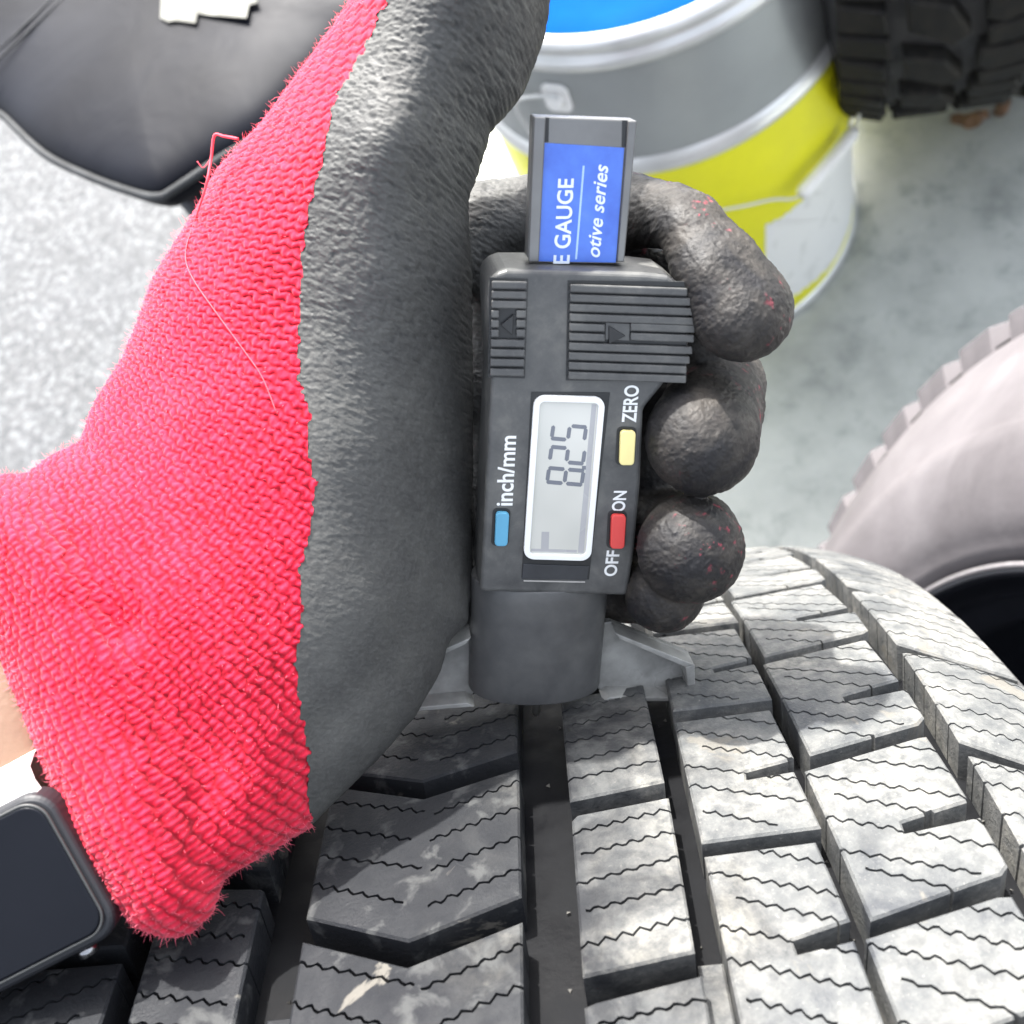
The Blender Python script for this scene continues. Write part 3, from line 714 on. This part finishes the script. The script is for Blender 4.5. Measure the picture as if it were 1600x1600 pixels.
px_, py_ = gl(838, 1103, FZ); V, Fc = tube([GOp for GOp in (gw(px_, 6, FZ), gw(px_, -3, FZ), gw(px_, -7.2, FZ), gw(px_, -8.3, FZ))], [.95, .95, .95, .3], 14)
mesh('probe_pin', V, Fc, plain('steel_pin', (.45, .44, .40), .25, .9, .05, 50, 0), gauge, True)
# ---------------------------------------------------------------- HAND IN WORK GLOVE
S_ = 8.57                                            # one mm of depth in grid units
def dens(P, n): return smooth_path(np.array(P, float), n)
PALM = [(880, -140), (862, 0), (852, 60), (818, 150), (768, 207), (752, 262), (733, 312), (738, 420), (742, 600), (740, 800), (738, 925), (732, 972), (702, 1002), (690, 1050), (650, 1120), (590, 1190), (490, 1290), (400, 1345), (350, 1376), (334, 1428), (300, 1460), (262, 1468), (212, 1452), (168, 1405), (110, 1315), (60, 1185), (0, 1042), (-60, 920), (-105, 800), (-85, 748), (0, 742), (45, 738), (75, 712), (125, 688), (140, 640), (190, 560), (235, 440), (290, 350), (335, 268), (410, 188), (470, 108), (540, 8), (600, -140)]
VX = 6.0
gxs = np.arange(-140, 1290, VX); gys = np.arange(-390, 1500, VX)
D0, D1 = 140., 246.
gws = np.arange(D0*S_, D1*S_, VX)
X2, Y2 = np.meshgrid(gxs, gys, indexing='ij')
def poly_sd(poly, X, Y):
    P = np.array(poly, float); n = len(P); d = np.full(X.shape, 1e9); ins = np.zeros(X.shape, bool)
    for i in range(n):
        a = P[i]; b = P[(i+1) % n]; e = b-a; wx = X-a[0]; wy = Y-a[1]
        t = np.clip((wx*e[0]+wy*e[1])/(e@e), 0, 1); d = np.minimum(d, (wx-t*e[0])**2+(wy-t*e[1])**2)
        c = (a[1] > Y) != (b[1] > Y)
        with np.errstate(divide='ignore', invalid='ignore'): xi = (b[0]-a[0])*(Y-a[1])/(b[1]-a[1])+a[0]
        ins ^= c & (X < xi)
    d = np.sqrt(d); return np.where(ins, d, -d)
CP = np.array([  # px, py, mid depth mm, half thickness mm
 (860, -50, 176, 11), (700, -60, 172, 15), (560, -60, 180, 13), (600, 200, 178, 15), (760, 180, 186, 12), (650, 450, 188, 14), (735, 500, 199, 11), (600, 700, 192, 14), (735, 760, 207, 11), (600, 950, 194, 13), (725, 950, 208, 9), (600, 1120, 194, 9),
 (480, 1250, 186, 9), (300, 1400, 172, 8), (250, 1150, 178, 13), (150, 1000, 178, 15), (0, 1000, 176, 15), (-100, 850, 178, 15), (0, 820, 180, 13), (300, 650, 190, 14), (400, 300, 188, 13), (350, 850, 186, 14), (450, 500, 188, 14), (200, 640, 192, 10), (480, 80, 184, 12)], float)
def tps(px, py, v, X, Y):
    s = 1/500.; P = np.stack([px, py], 1)*s; n = len(P)
    def U(r2): return np.where(r2 > 0, r2*np.log(r2+1e-12), 0)
    K = U(((P[:, None]-P[None])**2).sum(-1))+np.eye(n)*.02; A = np.zeros((n+3, n+3)); A[:n, :n] = K; A[:n, n] = 1; A[:n, n+1:] = P; A[n, :n] = 1; A[n+1:, :n] = P.T
    c = np.linalg.solve(A, np.concatenate([v, [0, 0, 0]])); q = X*s; r = Y*s; out = c[n]+c[n+1]*q+c[n+2]*r
    for i in range(n): out = out+c[i]*U((q-P[i, 0])**2+(r-P[i, 1])**2)
    return out
def folds(X, Y):
    """soft relief of the cloth, mm towards the viewer"""
    def seg(ax, ay, bx, by, w_):
        ex, ey = bx-ax, by-ay; t = np.clip(((X-ax)*ex+(Y-ay)*ey)/(ex*ex+ey*ey), 0, 1); d2 = (X-ax-t*ex)**2+(Y-ay-t*ey)**2
        return np.exp(-d2/(w_*w_))
    h = -2.2*seg(60, 720, 190, 980, 34)-1.6*seg(190, 980, 330, 1180, 45)-1.3*seg(345, 1390, 315, 1250, 30)+1.4*seg(250, 1440, 200, 1220, 50)
    h += 0.8*seg(420, 1320, 400, 1180, 55)+1.0*seg(90, 900, 20, 760, 40)-1.0*seg(0, 900, 120, 1120, 30)+1.1*seg(300, 900, 420, 1120, 60)
    h += 2.0*seg(640, 250, 700, 520, 90)-1.8*seg(765, 215, 700, 330, 22)-1.2*seg(500, 1150, 640, 1020, 40)
    return h
Mid = tps(CP[:, 0], CP[:, 1], CP[:, 2], X2, Y2); Th = np.maximum(4, tps(CP[:, 0], CP[:, 1], CP[:, 3], X2, Y2))
sd2 = poly_sd(PALM, X2, Y2)
wdt = Th*S_*1.25; u_ = np.clip(sd2/wdt, 0, 1); tk = Th*S_*np.sqrt(np.clip(1-(1-u_)**2, 0, 1))
fr_ = folds(X2, Y2)*S_
Wg = gws[None, None, :]; dz = Wg-(Mid*S_)[:, :, None]
front = dz < 0
tkf = (tk+fr_*u_)[:, :, None]; tkb = tk[:, :, None]
body_ = np.where(front, -dz-tkf, dz-tkb)*.8
body_ = np.where((sd2 > 0)[:, :, None], np.maximum(body_, -np.maximum(sd2, 0)[:, :, None]), np.sqrt(dz*dz+np.minimum(sd2, 0)[:, :, None]**2)).astype(np.float32)
def chain(pts):
    """pts: (px,py,depth,radius px) -> rounded cone chain distance"""
    out = np.full(body_.shape, 1e6, np.float32)
    G = [gxs[:, None, None].astype(np.float32), gys[None, :, None].astype(np.float32), gws[None, None, :].astype(np.float32)]
    for (x0, y0, d0, r0), (x1, y1, d1, r1) in zip(pts[:-1], pts[1:]):
        a = np.array([x0, y0, d0*S_]); e = np.array([x1, y1, d1*S_])-a; L2 = e@e
        rx = max(r0, r1)+40; lo = np.minimum(a, a+e)-rx; hi = np.maximum(a, a+e)+rx
        sl = tuple(slice(max(0, int((lo[i]-g0)/VX)), max(0, int((hi[i]-g0)/VX)+1)) for i, g0 in enumerate((gxs[0], gys[0], gws[0])))
        q = [G[0][sl[0]]-a[0], G[1][:, sl[1]]-a[1], G[2][:, :, sl[2]]-a[2]]
        t = np.clip((q[0]*e[0]+q[1]*e[1]+q[2]*e[2])/L2, 0, 1)
        d = np.sqrt((q[0]-t*e[0])**2+(q[1]-t*e[1])**2+(q[2]-t*e[2])**2)-(r0+(r1-r0)*t)
        out[sl] = smin(out[sl], d, 10)
    return out
def smin(a, b, k):
    h = np.clip(.5+.5*(b-a)/k, 0, 1); return (b*(1-h)+a*h-k*h*(1-h)).astype(np.float32)
index = chain([(640, 470, 204, 60), (760, 345, 207, 62), (870, 325, 209, 60), (985, 328, 204, 58), (1052, 338, 193, 52), (1078, 352, 187, 54), (1120, 420, 184, 72), (1158, 482, 184, 84)])
index = smin(index, chain([(760, 420, 210, 55), (940, 430, 214, 52), (1050, 440, 207, 52), (1096, 470, 200, 52), (1096, 530, 202, 48)]), 20)
middle = chain([(640, 620, 212, 60), (800, 610, 220, 62), (1000, 610, 222, 66), (1122, 602, 212, 74), (1116, 635, 203, 78), (1098, 684, 192, 91)])
ring = chain([(640, 800, 214, 58), (800, 800, 222, 62), (1000, 812, 228, 52), (1062, 828, 222, 62), (1082, 842, 210, 74), (1080, 858, 196, 86)])
little = chain([(640, 930, 212, 50), (800, 915, 220, 55), (980, 915, 224, 56), (1040, 920, 216, 62), (1038, 928, 205, 62)])
fill = chain([(785, 370, 213, 50), (778, 600, 214, 50), (778, 900, 218, 46)])
fill2 = chain([(1000, 470, 216, 58), (1022, 640, 224, 58), (1000, 800, 230, 54), (985, 900, 230, 46)])
vol = smin(body_, index, 26); thumb = chain([(712, -70, 176, 104), (752, -170, 178, 98), (800, -290, 183, 80)])
vol = smin(vol, thumb, 30); vol = smin(vol, fill, 10); vol = smin(vol, fill2, 8); vol = smin(vol, middle, 5); vol = smin(vol, ring, 5); vol = smin(vol, little, 5)
def surface_nets(v, iso=0.):
    s = v < iso; nx, ny, nz = v.shape
    c = np.zeros((nx-1, ny-1, nz-1), np.int8); offs = [(i, j, k) for i in (0, 1) for j in (0, 1) for k in (0, 1)]
    for i, j, k in offs: c += s[i:nx-1+i, j:ny-1+j, k:nz-1+k]
    act = (c > 0) & (c < 8); idx = np.argwhere(act); ids = np.full(act.shape, -1, np.int64); ids[act] = np.arange(len(idx))
    acc = np.zeros((len(idx), 3)); cnt = np.zeros(len(idx)); I, J, K = idx.T
    for o in offs:
        for ax in range(3):
            if o[ax]: continue
            p = list(o); p[ax] = 1
            va = v[I+o[0], J+o[1], K+o[2]]; vb = v[I+p[0], J+p[1], K+p[2]]; m = (va < iso) != (vb < iso)
            t = np.where(m, (iso-va)/np.where(m, vb-va, 1), 0); q = np.tile(np.array(o, float), (len(idx), 1)); q[:, ax] = t
            acc[m] += q[m]; cnt[m] += 1
    Vv = idx+acc/cnt[:, None]; faces = []
    for ax in range(3):
        sl0 = [slice(1, -1)]*3; sl0[ax] = slice(0, v.shape[ax]-1); sl1 = list(sl0); sl1[ax] = slice(1, v.shape[ax])
        a = s[tuple(sl0)]; b = s[tuple(sl1)]; e = np.argwhere(a != b); e += np.array([0 if q == ax else 1 for q in range(3)])
        fl = s[tuple(e.T)]; p, q = (ax+1) % 3, (ax+2) % 3
        def g(dp, dq):
            x = e.copy(); x[:, p] -= dp; x[:, q] -= dq; return ids[tuple(x.T)]
        f = np.stack([g(1, 1), g(0, 1), g(0, 0), g(1, 0)], 1); f[~fl] = f[~fl][:, ::-1]; faces.append(f)
    return Vv, np.concatenate(faces)
HV, HF = surface_nets(vol)
HF = HF[(HF >= 0).all(1)]
# even out the lattice
def smooth_mesh(V, Fq, it, lam=.5):
    E = np.concatenate([Fq[:, [0, 1]], Fq[:, [1, 2]], Fq[:, [2, 3]], Fq[:, [3, 0]]]); E = np.concatenate([E, E[:, ::-1]])
    deg = np.bincount(E[:, 0], minlength=len(V)).clip(1)
    for _ in range(it):
        A = np.stack([np.bincount(E[:, 0], V[E[:, 1], i], minlength=len(V)) for i in range(3)], 1)/deg[:, None]; V = V+lam*(A-V)
    return V
HV = smooth_mesh(HV, HF, 3)
Hp = np.stack([gxs[0]+HV[:, 0]*VX, gys[0]+HV[:, 1]*VX, (gws[0]+HV[:, 2]*VX)/S_], 1)    # px, py, depth
def to_cam(Hp): return np.stack([(Hp[:, 0]-800)/F*Hp[:, 2], (800-Hp[:, 1])/F*Hp[:, 2], -Hp[:, 2]], 1)
BND = np.array([(640, -140), (606, 0), (562, 90), (522, 160), (506, 250), (482, 330), (471, 420), (468, 520), (470, 600), (486, 650), (481, 690), (494, 760), (481, 850), (469, 900), (475, 960), (463, 1030), (469, 1100), (484, 1180), (481, 1240), (489, 1290), (492, 1500)], float)
bx = np.interp(Hp[:, 1], BND[:, 1], BND[:, 0])
bx += 4*np.sin(Hp[:, 1]*.21)*np.sin(Hp[:, 1]*.043+1)+2.5*np.sin(Hp[:, 1]*.47)
mid_at = tps(CP[:, 0], CP[:, 1], CP[:, 2], Hp[:, 0], Hp[:, 1])
isred = (Hp[:, 0] < bx) | ((Hp[:, 2] > mid_at+3) & (Hp[:, 0] < 640))
fr4 = isred[HF].sum(1) >= 3
# fabric coordinates : wales fan out from the thumb side, measured in mm on the palm plane
def fabric(C3):
    qx = C3[:, 0]/185*F+800; qy = 800-C3[:, 1]/185*F
    dx, dy = qx+344, qy-167; return np.degrees(np.arctan2(dy, dx)), np.hypot(dx, dy), qx, qy
def sub_mesh(sel, levels):
    f = HF[sel]; us, inv = np.unique(f, return_inverse=True); f2 = inv.reshape(f.shape); Vc = to_cam(Hp[us])
    if not levels: return Vc, f2
    me = bpy.data.meshes.new('t'); me.from_pydata(Vc.tolist(), [], f2.tolist()); o = link(bpy.data.objects.new('t', me))
    m = o.modifiers.new('s', 'SUBSURF'); m.levels = levels; m.boundary_smooth = 'ALL'; dg = bpy.context.evaluated_depsgraph_get(); e = o.evaluated_get(dg).to_mesh()
    V = np.empty(len(e.vertices)*3); e.vertices.foreach_get('co', V); N = np.empty(len(e.vertices)*3); e.vertices.foreach_get('normal', N)
    L = np.empty(len(e.loops), np.int64); e.loops.foreach_get('vertex_index', L)
    o.evaluated_get(dg).to_mesh_clear(); bpy.data.objects.remove(o); bpy.data.meshes.remove(me)
    return V.reshape(-1, 3), L.reshape(-1, 4), N.reshape(-1, 3)
def fast_mesh(name, Vw, Fq, mat, parent, attrs=None):
    o0 = ORG[parent.name]; me = bpy.data.meshes.new(name); n = len(Vw); me.vertices.add(n); me.vertices.foreach_set('co', ((Vw-o0)*MM).astype(np.float32).ravel())
    k = len(Fq); me.loops.add(k*4); me.loops.foreach_set('vertex_index', Fq.astype(np.int32).ravel()); me.polygons.add(k)
    me.polygons.foreach_set('loop_start', np.arange(0, 4*k, 4, dtype=np.int32)); me.update(calc_edges=True); me.polygons.foreach_set('use_smooth', [True]*k); me.materials.append(mat)
    for an, (x, y, z) in (attrs or {}).items():
        A = me.attributes.new(an, 'FLOAT_VECTOR', 'POINT'); A.data.foreach_set('vector', np.stack([x, y, z], 1).astype(np.float32).ravel())
    me.validate(); o = link(bpy.data.objects.new(name, me)); o.parent = parent; ORG[o.name] = o0; return o
hand = thing('person', 'left hand in a red knit glove with grey rubber palm gripping the gauge', 'person', pw(600, 1000, 192))
def vnoise(x, y, seed):
    r_ = np.random.default_rng(seed).random((64, 64)); xi = np.floor(x).astype(int); yi = np.floor(y).astype(int); fx = x-xi; fy = y-yi; fx = fx*fx*(3-2*fx); fy = fy*fy*(3-2*fy)
    g = lambda a, b: r_[(xi+a) % 64, (yi+b) % 64]
    return (g(0, 0)*(1-fx)+g(1, 0)*fx)*(1-fy)+(g(0, 1)*(1-fx)+g(1, 1)*fx)*fy
# red knit
Vr, Fr, Nr = sub_mesh(fr4, 2)
th_, rr_, qx, qy = fabric(Vr)
fine = .84
wob = np.interp(qy, [300, 900, 1200], [.20, .12, .06])*np.sin(rr_*2*math.pi/23+th_*1.3)+.10*np.sin(rr_*.09+th_*4.1)+.08*np.sin(qx*.043+qy*.031)+.30*(vnoise(qx/46, qy/46, 21)-.5)+.22*(vnoise(qx/17, qy/17, 22)-.5)
sw = np.interp(qy, [200, 600, 1000], [.16, .34, .52]); stag = np.interp(qy, [500, 900], [.5, .0])
ph = th_/fine+wob
ridge = np.abs(np.sin(math.pi*ph))
cellr = np.floor(ph+.0); st_ = .5+.5*np.cos(2*math.pi*(rr_/10.5+stag*(cellr % 2))+5.*(vnoise(qx/70, qy/70, 23)-.5)+1.8*(vnoise(qx/20, qy/20, 24)-.5))
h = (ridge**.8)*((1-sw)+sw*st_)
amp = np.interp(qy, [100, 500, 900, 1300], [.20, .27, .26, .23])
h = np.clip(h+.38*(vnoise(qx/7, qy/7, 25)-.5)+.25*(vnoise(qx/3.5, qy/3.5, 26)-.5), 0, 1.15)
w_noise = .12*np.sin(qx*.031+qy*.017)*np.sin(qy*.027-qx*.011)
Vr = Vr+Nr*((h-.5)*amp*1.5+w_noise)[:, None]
def knit_mat():
    m = NT('red_knit_yarn', .9, 0, .12)
    at = m.n('ShaderNodeAttribute'); at.attribute_name = 'knit'; v = at.outputs['Vector']
    sx = m.n('ShaderNodeSeparateXYZ'); m.l(v, sx.inputs[0]); hh = sx.outputs[0]
    ov = m.mapping(1); n1 = m.noise(ov, 1500, 4, .7); n2 = m.noise(ov, 60, 4, .5)
    c = m.ramp(hh, [(.12, (.20, .002, .008)), (.45, (.46, .006, .022)), (.95, (.60, .022, .055))])  # shade between stitches painted in: low yarn gets a darker red
    c = m.mix(m.ramp(n1, [(.5, 0.), (.75, .4)]), c, (.66, .06, .10))
    c = m.mix(m.ramp(n2, [(.35, .22), (.6, 0.)]), c, (.50, .008, .035))
    m.color(c); m.bump(n1, .12, .8)
    m.b.inputs['Sheen Weight'].default_value = .25; m.b.inputs['Sheen Roughness'].default_value = .5; m.b.inputs['Sheen Tint'].default_value = (1, .55, .65, 1)
    return m.m
M_knit = knit_mat()
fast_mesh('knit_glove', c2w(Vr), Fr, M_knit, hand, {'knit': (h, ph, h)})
# grey coating
Vg, Fg, Ng = sub_mesh(~fr4, 2)
th_, rr_, qx, qy = fabric(Vg)
a_ = math.radians(24); ux_ = qx*math.cos(a_)+qy*math.sin(a_); uy_ = -qx*math.sin(a_)+qy*math.cos(a_)
cr_ = vnoise(ux_/11, uy_/5, 1)*.55+vnoise(ux_/6, uy_/3.4, 2)*.45
crw = np.interp(qy, [0, 500, 900, 1200], [1.0, .75, .28, .18])
fing = np.clip((qx-790)/60, 0, 1)
Vg = Vg+Ng*(((cr_-.5)*.5*crw*(1-fing)+(vnoise(qx/7, qy/7, 5)+.6*vnoise(qx/3.6, qy/3.6, 6)-.8)*.18*fing)+.12*(vnoise(qx/60, qy/60, 4)-.5))[:, None]
def coat_mat():
    m = NT('grey_nitrile_coating', .62, 0, .35)
    at = m.n('ShaderNodeAttribute'); at.attribute_name = 'coat'; sx = m.n('ShaderNodeSeparateXYZ'); m.l(at.outputs['Vector'], sx.inputs[0])
    ov = m.mapping(1); n1 = m.noise(ov, 1300, 5, .7); n2 = m.noise(ov, 120, 5, .6, .4); n3 = m.noise(ov, 330, 4, .65)
    c = m.ramp(n2, [(.3, (.042, .042, .041)), (.7, (.066, .066, .062))])
    c = m.mix(m.ramp(n1, [(.45, 0.), (.8, .5)]), c, (.105, .106, .102))
    c = m.mix(m.ramp(sx.outputs[2], [(.18, .75), (.42, 0.)]), c, (.022, .023, .024))
    dirt_shade = m.ramp(n2, [(.38, (.009, .0088, .010)), (.48, (.017, .0155, .0143)), (.64, (.043, .038, .033))])  # grime and shade of the fingers painted together as one darker colour
    dirt_shade = m.mix(m.ramp(n3, [(.45, 0.), (.7, .45)]), dirt_shade, (.013, .012, .0135))
    c = m.mix(sx.outputs[0], c, dirt_shade)
    fl = m.math('MULTIPLY', m.math('MULTIPLY', m.ramp(m.noise(ov, 430, 3, .6), [(.60, 0.), (.70, 1.)]), m.ramp(m.noise(ov, 75, 3), [(.54, 0.), (.66, 1.)])), m.math('MULTIPLY', sx.outputs[1], .6))
    c = m.mix(fl, c, (.42, .05, .085))
    m.color(c); m.rough(m.ramp(n3, [(.3, .45), (.7, .75)])); m.bump(m.math('ADD', n1, m.math('MULTIPLY', n3, .5)), .16); return m.m
fast_mesh('palm_coating', c2w(Vg), Fg, coat_mat(), hand, {'coat': (np.clip((qx-800)/80, 0, 1), np.clip((qx-1000)/40, 0, 1), np.clip(cr_+(1-crw)*.35+fing*.5, 0, 1))})
# fraying fibres at the knit surface
pick = rng.choice(len(Vr), 15000, replace=False); Pq = to_cam(Hp)
fib = []; FV = []; FF = []
vdir = -Vr[pick]/np.linalg.norm(Vr[pick], axis=1)[:, None]; graz = np.abs((Nr[pick]*vdir).sum(1))
for i, g in zip(pick, graz):
    if g > .55 and rng.random() > .22: continue
    if Nr[i] @ (-Vr[i]) < -60: continue
    L = rng.uniform(.35, 1.15)*(1.2 if g < .4 else .7); d = Nr[i]*rng.uniform(.5, 1)+rng.normal(size=3)*.6; d /= np.linalg.norm(d)
    s1 = np.cross(d, [0, 0, 1.]); s1 /= np.linalg.norm(s1)+1e-9; s2 = np.cross(d, s1); b = len(FV); r = .035
    bend = rng.normal(size=3)*.25*L; p0 = Vr[i]; p1 = p0+d*L*.55; p2 = p0+d*L+bend
    for p, rr in ((p0, r), (p1, r*.8), (p2, r*.3)):
        for a in range(3): FV.append(p+rr*(math.cos(a*2.094)*s1+math.sin(a*2.094)*s2))
    for q in (0, 1):
        for a in range(3): FF.append([b+q*3+a, b+q*3+(a+1) % 3, b+q*3+3+(a+1) % 3, b+q*3+3+a])
m = NT('yarn_fibre', .9, 0, .1); m.color((.80, .16, .22)); M_fib = m.m
o = mesh('yarn_fuzz', c2w(np.array(FV)), FF, M_fib, hand); o['kind'] = 'stuff'
# helper: front depth of the hand at a pixel
from mathutils.bvhtree import BVHTree
_b = BVHTree.FromPolygons([tuple(p) for p in to_cam(Hp)], HF.tolist())
def hfront(px, py, lift=.3, default=None):
    d = ray(px, py); h = _b.ray_cast(Vector((0, 0, 0)), Vector(d/np.linalg.norm(d)))
    return pc(px, py, (-h[0][2]-lift) if h[0] is not None else default)
tp = [(372, 217), (350, 213), (335, 212), (330, 246), (322, 290), (306, 340), (292, 382), (291, 410), (304, 440), (336, 486), (380, 546), (410, 590), (432, 645)]
P = []
for i, (x, y) in enumerate(tp): P.append(hfront(x, y, .55, 176) if i > 4 else pc(x, y, 181-abs(i-3)*.8))
V, Fc = tube(c2w(smooth_path(P, 70)), np.interp(np.arange(70), [0, 22, 30, 69], [.26, .24, .12, .09]), 6); mesh('loose_thread', V, Fc, plain('red_thread', (.72, .07, .10), .85, 0, .2, 900, .05), hand, True)
V, Fc = tube(c2w(smooth_path([pc(330, 246, 181), pc(318, 262, 180.6), pc(308, 252, 180.4)], 10)), .09, 5)
mesh('loose_thread', V, Fc, bpy.data.materials['red_thread'], hand, True)
# bare forearm coming out of the cuff
m = NT('skin', .5, 0, .4); v = m.mapping(1)
m.color(m.ramp(m.noise(v, 70, 4), [(.3, (.17, .105, .07)), (.7, (.21, .135, .095))])); m.b.inputs['Subsurface Weight'].default_value = .15; m.b.inputs['Subsurface Radius'].default_value = (.006, .003, .002); m.b.inputs['Subsurface Scale'].default_value = .3
m.bump(m.noise(v, 900, 4), .1)
ax0 = pc(70, 1135, 183); dirv = pc(-330, 1330, 176)-ax0; dirv /= np.linalg.norm(dirv)
sdv = np.cross(dirv, [0, 0, 1.]); sdv /= np.linalg.norm(sdv); frv = np.cross(sdv, dirv); frv *= np.sign(frv[2])
V = []; K = 34; n = 40
for k in range(K+1):
    t = -6+k*9.; c0 = ax0+dirv*t; rw = 27.5+t*.06; rd = 12.5+t*.05
    for j in range(n):
        a = 2*math.pi*j/n; V.append(c0+sdv*rw*math.cos(a)+frv*rd*math.sin(a))
Fc = [[k*n+j, k*n+(j+1) % n, (k+1)*n+(j+1) % n, (k+1)*n+j] for k in range(K) for j in range(n)]+[list(range(n))[::-1], list(range(K*n, K*n+n))]
fixn(mesh('forearm', c2w(np.array(V)), Fc, m.m, hand, True))
# ---------------------------------------------------------------- WATCH
wd = 158.
A_ = pc(56, 1250, wd+2); B_ = pc(170, 1452, wd+4); We = B_-A_; Wl = np.linalg.norm(We); We /= Wl
Wf = pc(0, 1573, wd)-pc(165, 1460, wd); Wf -= We*(Wf@We); Wf /= np.linalg.norm(Wf); Wn = np.cross(We, Wf); Wn *= np.sign(Wn[2])
watch = thing('smartwatch', 'black smartwatch with grey metal rim and white strap on the wrist beside the red cuff', 'watch', c2w(A_))
def ww(x, y, z): return c2w(A_+We*x+Wf*y+Wn*z)
Wd = 31.
M_wglass = plain('dark_glass', (.006, .007, .010), .42, 0, .1, 50, 0, .10); M_wcase = plain('black_watch_case', (.008, .009, .012), .5, .0, .1, 80, 0)
V, Fc = prism(rrect(-1.2, -1.4, Wl+1.6, Wd, 4.2, 8), -6.5, -1.0, ww); bevel(fixn(mesh('case', V, Fc, M_wcase, watch)), 1.2, 4)
V, Fc = prism(rrect(0, 0, Wl-.4, Wd-1.5, 3.2, 8), -1.2, 0, ww); scr = bevel(fixn(mesh('screen', V, Fc, M_wglass, watch)), .35, 3)
rr = rrect(-.2, -.2, Wl-.1, Wd-1.2, 3.4, 8); rr.append(rr[0]); V, Fc = tube([ww(x, y, -.35) for x, y in rr], .26, 8, False); mesh('bezel', V, Fc, plain('brushed_bezel', (.05, .052, .052), .5, .5, .1, 300, 0), watch, True)
V, Fc = tube([ww(Wl+1.5, 6, -3.6), ww(Wl+3.0, 6, -3.6)], 1.5, 14); mesh('crown', V, Fc, plain('polished_crown', (.3, .3, .31), .3, 1, .05, 100, 0), watch, True)
M_strap = plain('white_strap', (.72, .70, .69), .6, 0, .05, 100, .02)
P0 = [( -1.0, 2.2), (-1.0, 26.)]
ctr = [(-.4, -3.0), (-2.2, -3.2), (-4.2, -4.6), (-5.4, -8.5), (-5.8, -13.5)]
V = []
for (x, z) in ctr:
    for y, zz in ((.6, 0), (25, 0), (25, -1.8), (.6, -1.8)): V.append(ww(x, y+(-x)*.18, z+zz))
k = len(ctr); Fc = [[i*4+j, i*4+(j+1) % 4, (i+1)*4+(j+1) % 4, (i+1)*4+j] for i in range(k-1) for j in range(4)]+[[0, 1, 2, 3], [4*k-4, 4*k-3, 4*k-2, 4*k-1]]
bevel(fixn(mesh('strap', V, Fc, M_strap, watch)), .4, 3)
# ---------------------------------------------------------------- small debris by the far tyre
M_leaf = plain('dry_leaf_brown', (.22, .13, .075), .8, 0, .35, 120, .2)
for i, (x, y, s) in enumerate(((1508, 188, 13), (1565, 170, 10), (1532, 178, 7))):
    c0 = onz(x, y, 1.2); a0 = random.uniform(0, 3); V = []; n = 14
    for z in (0, .5):
        for j in range(n):
            t = 2*math.pi*j/n; r = s*(.75+.25*math.cos(2*(t-a0)))*(1+.12*math.sin(5*t+i)); V.append((c0[0]+r*math.cos(t), c0[1]+r*math.sin(t), c0[2]+z+1.6*math.sin(2*t+a0)))
    Fc = [list(range(n))[::-1], list(range(n, 2*n))]+[[j, (j+1) % n, n+(j+1) % n, n+j] for j in range(n)]
    o = mesh('dry_leaf', V, Fc, M_leaf, None, org=c0); tag(o, ['largest brown dry leaf on the concrete in front of the far tyre', 'brown leaf scrap nearest the right picture edge beside the far tyre', 'smallest brown leaf scrap, between the two others by the far tyre'][i], 'leaf', 'dry leaf scraps by the far tyre')
